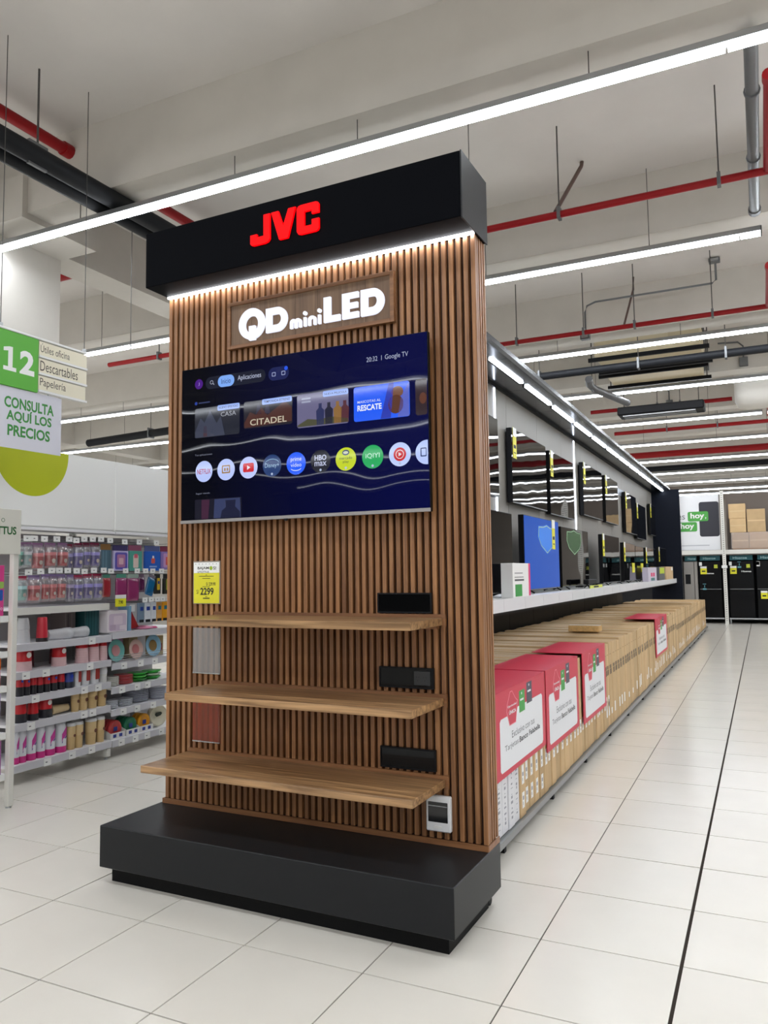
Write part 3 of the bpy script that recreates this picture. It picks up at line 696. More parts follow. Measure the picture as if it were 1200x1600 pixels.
WT = [(2.75, 4.02, 2.36, 3.1, None), (4.46, 5.83, 2.345, 3.095, 4.5), (6.0, 7.27, 2.325, 3.075, 6.04), (7.9, 9.32, 2.43, 3.17, 7.94), (9.6, 10.8, 2.425, 3.17, 9.64), (11.6, 12.95, 2.34, 3.08, 11.64), (13.0, 14.3, 2.28, 2.98, 13.04), (15.1, 15.98, 2.43, 3.12, 15.14)]
for i, (a, b_, c, d_, tg) in enumerate(WT):
    t = shelf_tv(a, b_, c, d_, 1.195, 'black television hung on the grey wall, %s from the wooden stand' % nth(i), 'televisions hung on the grey wall', tagside=tg)
    part(B().box(1.1205, 1.139, (a + b_) / 2 - .2, (a + b_) / 2 + .2, c + .2, d_ - .2), 'wall_bracket', black_paint, t)
blue_scr = screen_mat('blue_screen', (20, 60, 190), (40, 110, 235), .55, .0, 1.0, .05, .05)
ST = [(2.62, 3.76, 1.485, 2.17, None, None), (4.14, 5.5, 1.485, 2.19, blue_scr, 5.2), (5.62, 7.08, 1.485, 2.15, None, None), (8.05, 9.45, 1.485, 2.16, None, 8.08), (9.87, 11.09, 1.485, 2.1, None, 9.9), (11.13, 12.14, 1.485, 2.08, None, None), (12.45, 13.95, 1.485, 2.08, None, 12.48), (14.5, 15.9, 1.485, 2.13, None, 14.52)]
for i, (a, b_, c, d_, scm, tg) in enumerate(ST):
    a -= .12; b_ -= .12; tg = tg - .12 if tg else None
    extra = ' with a lit blue screen' if scm else ''
    t = shelf_tv(a, b_, c, d_, 1.42, 'television%s standing on the white shelf, %s from the wooden stand' % (extra, nth(i)), 'televisions standing on the white shelf', scr=scm, tagside=tg, feet=True)
    if i in (1, 2):
        cy, cz, s = (4.87 if i == 1 else 6.15), (1.985 if i == 1 else 1.99), (.42 if i == 1 else .48)
        sh = [(0, 1.0), (.35, .86), (.8, .82), (.85, .1), (.6, -.5), (0, -1.0), (-.6, -.5), (-.85, .1), (-.8, .82), (-.35, .86)]
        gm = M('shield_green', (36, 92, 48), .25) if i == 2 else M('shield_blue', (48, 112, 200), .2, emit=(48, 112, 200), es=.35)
        lm = M('shield_line', (150, 190, 150), .3)
        q = part(B().poly([(cy + x * s, cz + y * .15) for x, y in sh], (1.4206, 0, 0), UY, UZ), 'shield_shape', gm, t)  # flat shield shape set just in front of the screen
        part(B().ring([(cy + x * s * .95, cz + y * .142) for x, y in sh], [(cy + x * s * .9, cz + y * .132) for x, y in sh], (1.421, 0, 0), UY, UZ), 'shield_line', lm, q)
    if i in (4, 5):
        part(B().box(1.422, 1.425, b_ - .4, b_ - .12, 1.62, 1.78), 'price_card', tag_yellow, t)
# set top things on the shelf
def leaflet(y, w_, h, x, body, label, cat, prints, name='carton'):
    t = thing(name, label, cat, (x - .06, y, 1.4525))
    part(B().box(x - .1, x, y - w_ / 2, y + w_ / 2, 1.4525, 1.4525 + h), 'box_body', body, t, .002)
    for y0, y1, z0, z1, m in prints:
        part(B().box(x + .0003, x + .001, y - w_ / 2 + y0 * w_, y - w_ / 2 + y1 * w_, 1.4525 + z0 * h, 1.4525 + z1 * h), 'print', m, t)
    return t
gr = MC((40, 150, 60), .5); pk = MC((224, 40, 110), .5); dk = MC((60, 62, 70), .5)
leaflet(3.36, .52, .28, 1.575, label_white, 'white leaflet box with a green square on the white shelf', 'box', [(.12, .5, .03, .38, gr), (.9, 1.0, .02, 1.0, pk), (.1, .55, .7, .72, dk), (.1, .6, .58, .6, dk), (.1, .62, .48, .53, dk)], 'leaflet_box')
leaflet(11.95, 1.2, .25, 1.575, MC((206, 198, 214), .5), 'white box with pink hearts on the far white shelf', 'box', [(.3, .48, .35, .62, pk), (.55, .75, .35, .62, pk), (.3, .75, .05, .25, MC((60, 120, 120), .5))])
leaflet(13.45, .95, .26, 1.575, MC((90, 92, 96), .5), 'grey box with a yellow green patch on the far shelf', 'box', [(.1, .9, .5, .95, MC((190, 210, 40), .5))])
leaflet(14.85, 1.4, .27, 1.575, kraft, 'plain kraft box at the far end of the white shelf', 'box', [(.75, .95, .7, .95, label_white)])
def small_black():
    t = thing('speaker', 'small black device on thin legs beside a dark television', 'speaker', (1.52, 6.5, 1.4525))
    part(B().box(1.49, 1.55, 6.25, 6.75, 1.50, 1.56), 'body', black_paint, t, .008)
    for yy in (6.3, 6.7):
        part(B().tube([(1.49, yy, 1.459), (1.52, yy, 1.5), (1.55, yy, 1.459)], .006, 6), 'leg', black_paint, t)
    t = thing('price_card', 'yellow green price card lying at the white shelf edge', 'price card', (1.585, 6.3, 1.4525))
    part(B().box(1.57, 1.58, 6.2, 6.95, 1.4525, 1.49), 'card', MC((214, 222, 90), .5), t)
    part(B().box(1.5803, 1.5808, 6.4, 6.7, 1.462, 1.482), 'print', ink, t)
    t = thing('speaker', 'tall thin black speaker between two standing televisions', 'speaker', (1.3, 7.2, 1.4525))
    part(B().box(1.24, 1.32, 7.05, 7.36, 1.4525, 2.07), 'body', black_paint, t, .01)
    part(B().box(1.3205, 1.325, 7.08, 7.33, 1.5, 2.04), 'grille', M('grille', (30, 30, 34), .8, bump=.5, vscale=120), t)
small_black()
# ------------------------------------------------------------------ row of television cartons on the deck
def build_cartons():
    y = 1.0; i = 0
    card_w = M('white_card', (226, 226, 230), .6, rnd=.02)
    tape = M('brown_tape', (176, 140, 92), .35)
    grey_print = M('grey_print', (150, 152, 160), .6)
    while y < 20.1:
        if y < 1.9: t = .118
        elif y < 5.2: t = random.choice((.118, .122, .16))
        else: t = random.choice((.13, .16, .19, .22))
        if 1.88 < y < 1.96: t = .13
        t = min(t, 20.2 - y)
        white = y < 1.86
        h = .93 - random.uniform(0, .022) if y < 8 else .905 + random.uniform(-.02, .03) - max(0, y - 14) * .012
        xf = 1.93 + random.uniform(-.012, .0); x0 = .42 + random.uniform(0, .02)
        o = thing('tv_carton', ('white' if white else 'kraft') + ' television carton standing on the deck, %s from the wooden stand' % nth(i), 'carton', (1.2, y + t / 2, .0945), 'television cartons standing in a row')
        part(B().box(x0, xf, y + .003, y + t - .003, .0945, h), 'box_body', card_w if white else kraft, o, .005)
        part(B().box(x0 + .05, xf - .004, y + t / 2 - .02, y + t / 2 + .02, h + .0002, h + .0008), 'tape', card_w if white else tape, o)
        f = xf + .0006
        c = y + t / 2
        if white:
            b = B()
            for k in range(10):
                zz = .14 + k * .03 + random.uniform(0, .012); ww = random.choice((.008, .014, .02))
                b.box(f, f + .0004, c - ww, c + ww, zz, zz + random.choice((.004, .01, .016)))
            part(b, 'print', grey_print, o)
        elif y < 5.2:
            zs = [(.3, .42), (.15, .25)] if y < 2.45 else [(.29, .40)]
            for za, zb in zs:
                s = part(B().box(f, f + .0005, c - .026, c + .026, za, zb), 'sticker', label_white, o)
                part(B().box(f + .0006, f + .0009, c - .016, c + .014, za + .05, za + .075).box(f + .0006, f + .0009, c - .014, c - .004, za + .02, za + .04), 'sticker_print', grey_print, s)
        if y > 4.9 and not white:
            zz = .60 if y < 12 else .56
            b = B()
            for dy in (-.045, .012):
                b.box(f, f + .0005, c + dy, c + dy + .032, zz, zz + .055).box(f, f + .0005, c + dy - .012, c + dy + .02, zz + .06, zz + .095)
            part(b, 'handling_mark', ink, o)
            if random.random() < .7:
                part(B().box(f, f + .0005, c - .03, c + .03, .2, .2 + random.choice((.06, .1, .14))), 'sticker', label_white, o)
            part(B().box(f, f + .0005, c - .04, c + .035, .8, .806), 'print', M('brown_print', (150, 118, 78), .7), o)
        y += t; i += 1
build_cartons()
cov_red = M('cover_red', (206, 44, 72), .45)
def build_covers():
    spec = [(1.42, 2.565, .44, 'first'), (2.6, 3.68, .372, 'second'), (3.87, 4.94, .345, 'third'), (8.95, 10.45, .39, 'fourth')]
    gcard = MC((58, 160, 66), .45); dcard = MC((66, 66, 84), .45); wh = M('cover_white', (232, 234, 238), .45); tx = MC((96, 98, 108), .5); txd = MC((52, 54, 64), .5)
    for y0, y1, zb, n in spec:
        w_ = y1 - y0; zt = .945; x = 1.945
        t = thing('promotion_cover', 'red and white promotional cover over the cartons, %s from the wooden stand' % n, 'sign', (1.8, (y0 + y1) / 2, zb), 'red promotional covers')
        part(B().box(x - .006, x, y0, y1, zb, zt), 'front_panel', cov_red, t)
        part(B().box(1.5, x - .0005, y0, y1, zt + .0005, zt + .005), 'top_flap', cov_red, t)
        H = zt - zb
        def P(a, c): return (y0 + a * w_, zb + c * H)
        def q(l): return [P(a, c) for a, c in l]
        pl = [(.07, .10), (.09, .065), (.91, .065), (.93, .10), (.93, .70), (.91, .735), (.76, .735), (.40, .735), (.36, .60), (.34, .56), (.26, .56), (.245, .60), (.2, .69), (.09, .69), (.07, .66)]
        f = part(B().poly(q(pl), (x + .0004, 0, 0), UY, UZ), 'white_field', wh, t)
        e = x + .0008
        cup = [(.24, .56), (.36, .56), (.385, .70), (.4, .82), (.36, .86), (.30, .965), (.26, .965), (.2, .82), (.19, .74)]
        part(B().poly(q(cup), (e, 0, 0), UY, UZ), 'badge', cov_red, t)
        cc = (sum(a for a, _ in cup) / len(cup), sum(c for _, c in cup) / len(cup))
        part(B().ring(q(cup), q([(cc[0] + (a - cc[0]) * .92, cc[1] + (c - cc[1]) * .95) for a, c in cup]), (e + .0004, 0, 0), UY, UZ), 'badge_outline', M('badge_pink', (240, 150, 165), .5), t)
        part(B().text('Oportunidad', (e + .0005, *P(.212, .77)), UY, UZ, .165 * w_, .035 * H, .02), 'lettering', wh, t)
        part(B().text('ÚNICA', (e + .0005, *P(.235, .69)), UY, UZ, .13 * w_, .055 * H, .04), 'lettering', wh, t)
        for a, c, m, tt in ((.43, .645, gcard, 'CMR'), (.585, .705, dcard, 'CMR')):
            k = part(B().poly([P(a, c), P(a + .115, c), P(a + .115, c + .27), P(a, c + .27)], (e, 0, 0), UY, UZ), 'card_picture', m, t)
            part(B().poly([P(a + .02, c + .14), P(a + .09, c + .14), P(a + .09, c + .165), P(a + .02, c + .165)], (e + .0005, 0, 0), UY, UZ), 'card_print', wh, k)
            part(B().poly([P(a + .045, c + .215), P(a + .06, c + .215), P(a + .06, c + .245), P(a + .045, c + .245)], (e + .0005, 0, 0), UY, UZ), 'card_print', wh, k)
        part(B().text('Exclusivo con tus', (e, *P(.28, .40)), UY, UZ, .46 * w_, .085 * H), 'lettering', tx, t)
        part(B().text('Tarjetas', (e, *P(.15, .27)), UY, UZ, .25 * w_, .085 * H), 'lettering', tx, t)
        part(B().text('Banco Falabella', (e, *P(.42, .285)), UY, UZ, .44 * w_, .07 * H, .025), 'lettering', txd, t)
    t = thing('small_package', 'small taped kraft package lying on top of the carton row', 'package', (1.42, 6.6, .935))
    part(B().box(1.24, 1.6, 6.5, 6.72, .9345, 1.005), 'box_body', M('floral_card', (206, 168, 110), .7, var=.2, vscale=40), t, .006)
    part(B().box(1.235, 1.605, 6.58, 6.64, 1.0055, 1.0075), 'tape', label_white, t)
build_covers()
# ================================================================== far wall of refrigerators
def build_fridges():
    yf = 23.0
    blackf = M('fridge_black', (6, 7, 10), .25, spec=.2); silver = M('fridge_silver', (150, 146, 142), .35, metal=.5)
    teal = M('brand_teal', (6, 84, 92), .5)
    spec = [(.62, 1.08, silver, 'h'), (1.16, 1.57, silver, 's'), (1.6, 2.24, blackf, 'd'), (2.44, 3.14, blackf, 'd'), (3.2, 3.9, blackf, 'd'), (3.98, 4.66, blackf, 'd')]
    nm = ['hidden', 'silver refrigerator with a water dispenser behind the navy end panel', 'black refrigerator with yellow tags between two white rack posts', 'black two door refrigerator just right of the white rack post', 'black refrigerator with a low yellow tag at the right picture edge', 'black refrigerator at the end of the far rack']
    for i, (x0, x1, m, k) in enumerate(spec):
        if k == 'h': continue
        t = thing('refrigerator', nm[i], 'refrigerator', ((x0 + x1) / 2, yf + .35, .1), 'refrigerators along the far rack')
        part(B().box(x0, x1, yf + .05, yf + .7, .14, 1.9), 'cabinet', m, t, .01)
        if k == 's':
            part(B().box(x0 + .005, (x0 + x1) / 2 + .1, yf, yf + .049, .2, 1.89), 'door', m, t, .01)
            part(B().box((x0 + x1) / 2 + .108, x1 - .005, yf, yf + .049, .2, 1.89), 'door', m, t, .01)
            part(B().box(x0 + .05, x0 + .2, yf - .004, yf - .001, 1.2, 1.5), 'dispenser', black_paint, t)
        else:
            part(B().box(x0 + .005, x1 - .005, yf, yf + .049, 1.05, 1.89), 'door', m, t, .01)
            part(B().box(x0 + .005, x1 - .005, yf, yf + .049, .2, 1.035), 'door', m, t, .01)
            part(B().box(x0 + .02, x1 - .02, yf - .002, yf + .02, 1.037, 1.048), 'door_trim', alu, t)
            part(B().text('Hisense', (x0 + .36 if i != 2 else x0 + .16, yf - .003, 1.55 if i == 3 else 1.5), UX, UZ, .27, .05, .02), 'lettering', label_white, t)
            px, pz = (x0 + .05, 1.5) if i in (2, 3) else (x0 + .1, .75)
            c = part(B().box(px, px + .18, yf - .006, yf - .003, pz, pz + .24), 'price_tag', tag_yellow, t)
            part(B().box(px, px + .18, yf - .0075, yf - .0061, pz + .18, pz + .24), 'tag_header', label_white, c)
            part(B().box(px + .04, px + .14, yf - .008, yf - .0062, pz + .07, pz + .11), 'tag_print', ink, c)
            part(B().box(x1 - .2, x1 - .1, yf - .006, yf - .003, 1.68, 1.79) if i != 4 else B().box(x0 + .02, x0 + .11, yf - .006, yf - .003, 1.72, 1.86), 'energy_tag', MC((196, 206, 60), .5) if i != 4 else label_white, t)
            part(B().box(x0 + .02, x0 + .1, yf - .006, yf - .003, 1.76, 1.87), 'leaflet', label_white, t)
            if i in (2, 3):
                bx = x0 + (.1 if i == 2 else .26); bz = 1.02 if i == 2 else 1.68
                part(B().box(bx, bx + .1, yf - .005, yf - .003, bz, bz + .05).box(bx + .04, bx + .06, yf - .005, yf - .003, bz + .07, bz + .14).box(bx, bx + .09, yf - .005, yf - .003, bz + .17, bz + .19), 'sticker', MC((90, 150, 160), .5), t)
        hd = part(B().box(x0 + .05, x1 - .02, yf - .02, yf - .005, 1.915, 2.06), 'brand_header', teal, t)
        part(B().text('Hisense', (x0 + .14, yf - .021, 1.95), UX, UZ, (x1 - x0) * .55, .07, .01), 'lettering', M('header_white', (170, 205, 208), .5), hd)
    r = thing('pallet_rack', 'white pallet rack above the far refrigerators', 'rack', (2.4, 23.2, 0))
    for x in (1.05, 2.3, 4.75):
        p = part(B().box(x, x + .1, 22.72, 22.8, 0, 4.02), 'upright', rack_white, r, .004)
        hb = B()
        for k in range(60): hb.box(x + .035, x + .065, 22.718, 22.7195, .1 + k * .065, .125 + k * .065)
        part(hb, 'perforation', MC((130, 128, 124), .6), p, kind='stuff')
    part(B().box(2.27, 2.43, 22.69, 22.715, 1.68, 1.76), 'number_plate', label_white, r)
    part(B().box(1.151, 2.299, 22.74, 22.8, 2.1, 2.23).box(2.401, 4.749, 22.74, 22.8, 2.1, 2.23).box(-2.5, 1.049, 22.74, 22.8, 2.1, 2.23), 'rack_beam', rack_white, r)
    part(B().box(-2.5, 4.8, 22.81, 23.9, 2.1, 2.14), 'rack_deck', grey_metal, r)
    part(B().tube([(.6, 22.86, .16), (2.28, 22.86, .16)], .025, 8).tube([(2.42, 22.86, .16), (4.8, 22.86, .16)], .025, 8).tube([(2.45, 22.86, 0), (2.45, 22.86, .16)], .025, 8), 'guard_rail', alu, r)
    part(B().box(2.42, 4.8, 23.92, 23.95, 2.15, 4.0), 'rear_panel', M('taupe_panel', (118, 108, 100), .7), r)
    part(B().box(-2.5, 4.8, 23.92, 23.98, 0, 2.09), 'rear_lower_panel', M('dark_rear', (34, 34, 36), .8), r)
    b = thing('rack_banner', 'white poster with green hoy labels above the silver refrigerator', 'poster', (.6, 22.9, 2.24))
    part(B().box(-2.4, 2.26, 22.88, 22.9, 2.24, 3.95), 'sheet', M('banner_white', (232, 233, 236), .6), b)
    part(B().poly(rr(1.69, 2.255, 2.65, 3.72, .07), (0, 22.878, 0), UX, UZ), 'dark_panel', MC((38, 38, 48), .4), b)
    gl = MC((72, 160, 66), .5)
    for x0, x1, z0, z1, tx in ((1.36, 1.95, 3.13, 3.43, 'hoy,'), (1.06, 1.62, 2.82, 3.11, 'hoy')):
        g = part(B().poly(rr(x0, x1, z0, z1, .05), (0, 22.874, 0), UX, UZ), 'green_label', gl, b)
        part(B().text('hoy', (x0 + .08, 22.87, z0 + .04), UX, UZ, .4, .22, .03), 'lettering', label_white, g)
        if tx == 'hoy,': part(B().text(',', (x0 + .5, 22.87, z0 + .06), UX, UZ, .03, .06, .03), 'lettering', label_white, g)
    part(B().text('es', (1.06, 22.876, 3.2), UX, UZ, .22, .13), 'lettering', MC((110, 112, 116), .6), b)
    part(B().box(1.15, 1.95, 22.876, 22.8785, 2.37, 2.4), 'fine_print', MC((190, 192, 198), .6), b)
    # pallet with wrapped cartons
    p = thing('wooden_pallet', 'wooden pallet carrying wrapped cartons on the far rack', 'pallet', (3.1, 23.3, 2.141))
    pw = M('pallet_wood', (170, 132, 104), .8)
    for x in (2.62, 3.05, 3.48):
        part(B().box(x, x + .1, 22.9, 23.7, 2.141, 2.24), 'block', pw, p)
    for k in range(5):
        part(B().box(2.6, 3.6, 22.9 + k * .17, 23.02 + k * .17, 2.2405, 2.262), 'board', pw, p)
    wrapm = clear('stretch_wrap', (240, 232, 228), .14, .16, .25)
    cs = [(2.58, 3.05, 2.264, 2.74, 'low left'), (3.06, 3.58, 2.264, 2.745, 'low right'), (2.54, 2.99, 2.75, 3.17, 'middle left'), (2.52, 2.99, 3.175, 3.62, 'upper left'), (3.02, 3.52, 2.75, 3.44, 'upper right')]
    for x0, x1, z0, z1, n in cs:
        c = thing('pallet_carton', 'kraft carton at the %s of the wrapped pallet load' % n, 'carton', ((x0 + x1) / 2, 23.3, z0), 'cartons on the far pallet')
        part(B().box(x0, x1, 22.92, 23.6, z0, z1), 'box_body', kraft, c, .008)
        part(B().box(x0 + .02, x1 - .02, 22.918, 22.9195, (z0 + z1) / 2 - .02, (z0 + z1) / 2 + .02), 'tape', MC((214, 186, 140), .35), c)
    wr = solo(B().box(2.56, 3.6, 22.9, 23.62, 2.263, 2.748), 'stretch_wrap', wrapm, 'clear stretch wrap around the lower pallet cartons', 'plastic wrap', (3.1, 23.3, 2.265))
build_fridges()
# ================================================================== pipes and services under the ceiling
def pipe(name, pts, r, m, label, cat='pipe', hang=(), group='pipes under the ceiling', collars=(), top=5.8, rodr=.007):
    t = thing(name, label, cat, pts[0], group)
    part(B().tube(pts, r, 12), 'tube', m, t)
    for h in hang:
        part(B().tube([(h[0], h[1], h[2] + r), (h[0], h[1], top)], rodr, 6), 'hanger_rod', rod_mat, t)
        part(B().box(h[0] - .015, h[0] + .015, h[1] - r - .01, h[1] + r + .01, h[2] - r - .012, h[2] + r + .03), 'clamp', grey_metal, t)
    for c0, c1 in collars:
        part(B().tube([c0, c1], r * 1.25, 12), 'collar', m, t)
    return t
pr2 = M('pipe_dark', (22, 24, 28), .6, spec=.25)
def build_services():
    pipe('fire_pipe', [(.2, 4.0, 4.95), (3.635, 4.0, 4.95)], .033, pipe_red, 'red fire pipe crossing beside the black header', hang=[(1.84, 4.0, 4.95), (3.2, 4.0, 4.95), (.6, 4.0, 4.95)])
    pipe('fire_pipe', [(3.572, 2.6, 4.96), (3.572, 3.96, 4.95)], .034, pipe_red, 'red fire pipe with a black cap at the upper right edge', collars=[((3.572, 2.6, 4.96), (3.572, 2.68, 4.96))])
    t = thing('brace', 'brown diagonal brace holding the nearest red fire pipe', 'brace', (1.72, 4.0, 4.95))
    part(B().tube([(1.80, 4.02, 4.99), (1.92, 4.72, 5.74), (1.92, 4.75, 5.8)], .02, 6), 'strut', M('brace_brown', (96, 74, 68), .6), t)
    pipe('fire_pipe', [(-.2, 7.75, 4.95), (3.6, 7.75, 4.95)], .033, pipe_red, 'red fire pipe above the third strip light run', hang=[(1.3, 7.75, 4.95), (1.98, 7.75, 4.95), (2.95, 7.75, 4.95), (.35, 7.75, 4.95)])
    t = thing('brace', 'brown diagonal brace holding the second red fire pipe', 'brace', (1.84, 7.75, 4.95))
    part(B().tube([(1.84, 7.77, 4.98), (1.92, 8.2, 5.6), (1.92, 8.25, 5.8)], .016, 6), 'strut', M('brace_brown', (96, 74, 68), .6), t)
    pipe('fire_pipe', [(3.6, 6.3, 4.96), (3.6, 7.71, 4.95)], .036, pipe_red, 'red fire pipe with a cap behind the second strip light', collars=[((3.6, 6.3, 4.96), (3.6, 6.38, 4.96))])
    pipe('cable_duct', [(3.47, 2.25, 5.045), (3.47, 5.0, 5.045)], .045, grey_metal, 'grey cable duct running back at the upper right', 'duct', collars=[((3.47, 2.9, 5.045), (3.47, 2.92, 5.045)), ((3.47, 3.9, 5.045), (3.47, 3.92, 5.045)), ((3.47, 4.93, 5.045), (3.47, 5.0, 5.045))])
    pipe('conduit', [(1.27, 8.05, 5.05), (1.27, 8.05, 5.33), (1.3, 8.05, 5.42), (1.42, 8.05, 5.46), (2.95, 8.05, 5.46), (3.0, 8.05, 5.5), (3.0, 8.05, 5.72)], .014, grey_metal, 'thin grey conduit bending around the ceiling slab', 'conduit')
    t = thing('junction_box', 'grey junction box at the end of the thin conduit', 'junction box', (1.27, 8.05, 4.95)); part(B().box(1.2, 1.33, 7.99, 8.09, 4.93, 5.05), 'box_body', grey_metal, t, .006); part(B().box(1.22, 1.31, 7.985, 7.9895, 4.95, 5.03), 'cover', alu, t)
    t = thing('junction_box', 'grey junction box high on the conduit near the right edge', 'junction box', (2.99, 8.05, 5.735)); part(B().box(2.92, 3.06, 8.0, 8.1, 5.735, 5.79), 'box_body', grey_metal, t, .006); part(B().box(2.94, 3.04, 7.995, 7.9995, 5.745, 5.78), 'cover', alu, t)
    pipe('duct_pipe', [(-.6, 9.0, 4.72), (6.0, 9.0, 4.74)], .06, pr2, 'thick black insulated pipe crossing behind the third strip light', hang=[(.35, 9.0, 4.72), (1.85, 9.0, 4.73), (3.05, 9.0, 4.73)])
    pipe('duct_pipe', [(1.0, 9.6, 4.74), (.95, 9.9, 4.72), (.98, 10.2, 4.7), (1.3, 11.6, 4.7)], .06, M('pipe_grey', (92, 92, 94), .5), 'bent grey pipe under the black insulated pipe', hang=[(.965, 10.05, 4.71)])
    # fan coil units
    beige = M('unit_beige', (204, 190, 158), .55)
    for x0, x1, y0, y1, z0, lb in ((1.15, 2.7, 9.3, 10.3, 5.0, 'beige ceiling air unit above the thick black pipe'), (1.1, 2.62, 10.45, 11.45, 5.0, 'beige ceiling air unit with black frame farther back')):
        t = thing('air_unit', lb, 'air unit', ((x0 + x1) / 2, (y0 + y1) / 2, z0), 'ceiling air units')
        part(B().box(x0, x1, y0, y1, z0, z0 + .38), 'casing', beige, t, .01)
        part(B().box(x0 - .1, x1 + .12, y0 + .02, y0 + .07, z0 - .06, z0 - .001), 'support_bar', black_paint, t); part(B().box(x0 - .1, x1 + .12, y1 - .08, y1 - .03, z0 - .06, z0 - .001), 'support_bar', black_paint, t)
        for xx in (x0 - .05, x1 + .05):
            part(B().tube([(xx, y0 + .05, z0 - .02), (xx, y0 + .05, 5.8)], .01, 6), 'hanger_rod', rod_mat, t); part(B().tube([(xx, y1 - .05, z0 - .02), (xx, y1 - .05, 5.8)], .01, 6), 'hanger_rod', rod_mat, t)
        part(B().box(x0 + .4, x0 + 1.1, y0 - .006, y0 - .001, z0 + .08, z0 + .3), 'service_panel', M('unit_panel', (216, 203, 172), .5), t)
    t = thing('air_grille', 'black suspended air grille below the beige unit', 'air grille', (1.7, 12.4, 4.6))
    part(B().box(1.0, 2.55, 12.3, 12.8, 4.62, 4.78), 'frame', black_paint, t, .02)
    for xx in (1.1, 2.45): part(B().tube([(xx, 12.55, 4.78), (xx, 12.55, 5.8)], .008, 6), 'hanger_rod', rod_mat, t)
    for k in range(3): part(B().box(1.1, 2.4, 12.34 + k * .15, 12.4 + k * .15, 4.6, 4.6195), 'blade', alu, t)
    pipe('fire_pipe', [(.3, 13.4, 4.95), (3.0, 13.4, 4.95)], .04, pipe_red, 'red fire pipe behind the fourth strip light', hang=[(1.62, 13.4, 4.95), (2.05, 13.4, 4.95)])
    pipe('fire_pipe', [(.3, 16.3, 4.95), (9.0, 16.3, 4.95)], .045, pipe_red, 'red fire pipe behind the fifth strip light', hang=[(1.5, 16.3, 4.95), (2.6, 16.3, 4.95), (3.9, 16.3, 4.95)])
    pipe('fire_pipe', [(3.66, 13.4, 5.06), (3.66, 16.2, 5.06)], .04, pipe_red, 'red branch pipe at the right beneath the white duct')
    pipe('fire_pipe', [(.0, 20.4, 4.95), (9.0, 20.4, 4.95)], .09, pipe_red, 'thick red pipe near the far end of the hall')
    pipe('duct_pipe', [(-1.0, 23.4, 4.9), (9.0, 23.4, 4.9)], .09, pr2, 'black pipe beyond the thick red pipe')
    t = thing('air_duct', 'large white round air duct at the right under the ceiling', 'duct', (4.2, 12.8, 4.6))
    part(B().lathe([(.3, -.06), (.42, 0), (.45, .15), (.45, 2.6), (.42, 2.65)], 24, (3.12, 12.8, 5.05), (1, 0, 0)), 'shell', M('duct_white', (222, 219, 212), .5), t)
    part(B().lathe([(.46, -.02), (.46, .02)], 24, (4.2, 12.8, 5.05), (1, 0, 0)), 'seam', M('duct_white', (222, 219, 212), .5), t)
    # wall outlets on the beams
    for x, y, z in ((1.66, 11.79, 5.3), (2.62, 11.79, 5.25), (3.25, 11.79, 5.25), (1.7, 15.05, 5.3)):
        t = thing('junction_box', 'grey junction box on a far ceiling beam, %s' % {1.66: 'above the black air grille', 2.62: 'right of the air grille', 3.25: 'below the white duct', 1.7: 'on the next beam back'}[x], 'junction box', (x, y, z))
        part(B().box(x - .07, x + .07, y - .06, y, z - .08, z + .08), 'box_body', grey_metal, t, .005)
        part(B().tube([(x, y - .03, z + .08), (x, y - .03, z + .28), (x - .08, y - .03, z + .36), (x - .4, y - .03, z + .38)], .015, 6), 'conduit', grey_metal, t)
    # upper left pipes
    pipe('fire_pipe', [(-2.23, -1.0, 5.60), (-2.23, 5.2, 5.60)], .052, pipe_red, 'red fire pipe passing through the ceiling beam at upper left', collars=[((-2.23, 1.93, 5.60), (-2.23, 2.02, 5.60))])
    pipe('duct_pipe', [(-1.74, -1.2, 5.056), (-1.74, 9.0, 5.056)], .08, pr2, 'thick black insulated pipe at upper left, right one of two', hang=[(-1.74, 1.25, 5.056)], top=5.8, rodr=.009)
    pipe('duct_pipe', [(-1.92, -1.2, 5.05), (-1.92, 9.0, 5.05)], .072, pr2, 'thick black insulated pipe at upper left, left one of two', hang=[(-1.92, .95, 5.05)], rodr=.009)
    pipe('fire_pipe', [(-5.6, 5.87, 4.94), (-3.2, 5.87, 4.94)], .035, pipe_red, 'red fire pipe seen right of the green aisle sign', hang=[(-4.6, 5.87, 4.94), (-4.1, 5.87, 4.94), (-3.9, 5.87, 4.94)])
    pipe('fire_pipe', [(-4.9, 3.95, 5.48), (-4.25, 3.95, 5.48)], .05, pipe_red, 'short red pipe end beside the concrete column', collars=[((-4.25, 3.95, 5.48), (-4.2, 3.95, 5.48))])
    pipe('duct_pipe', [(-11, 10.6, 4.86), (-6.2, 10.4, 4.95)], .09, pr2, 'black pipe in the distance right of the price banner', hang=[(-9, 10.52, 4.9), (-6.8, 10.42, 4.94)])
    for x0, y0, lb in ((-8.6, 11.8, 'distant beige ceiling air unit left of the wooden stand'), (-8.4, 13.4, 'farther beige ceiling air unit left of the wooden stand')):
        t = thing('air_unit', lb, 'air unit', (x0 + .8, y0 + .6, 5.0), 'ceiling air units')
        part(B().box(x0, x0 + 1.9, y0, y0 + 1.1, 5.0, 5.35), 'casing', beige, t, .01)
        part(B().box(x0 - .1, x0 + 2.0, y0 + .02, y0 + .08, 4.92, 4.999), 'support_bar', black_paint, t); part(B().box(x0 - .1, x0 + 2.0, y0 + .9, y0 + .96, 4.92, 4.999), 'support_bar', black_paint, t)
        for xx in (x0 + .02, x0 + 1.88): part(B().tube([(xx, y0 + .05, 4.99), (xx, y0 + .05, 5.8)], .01, 6), 'hanger_rod', rod_mat, t)
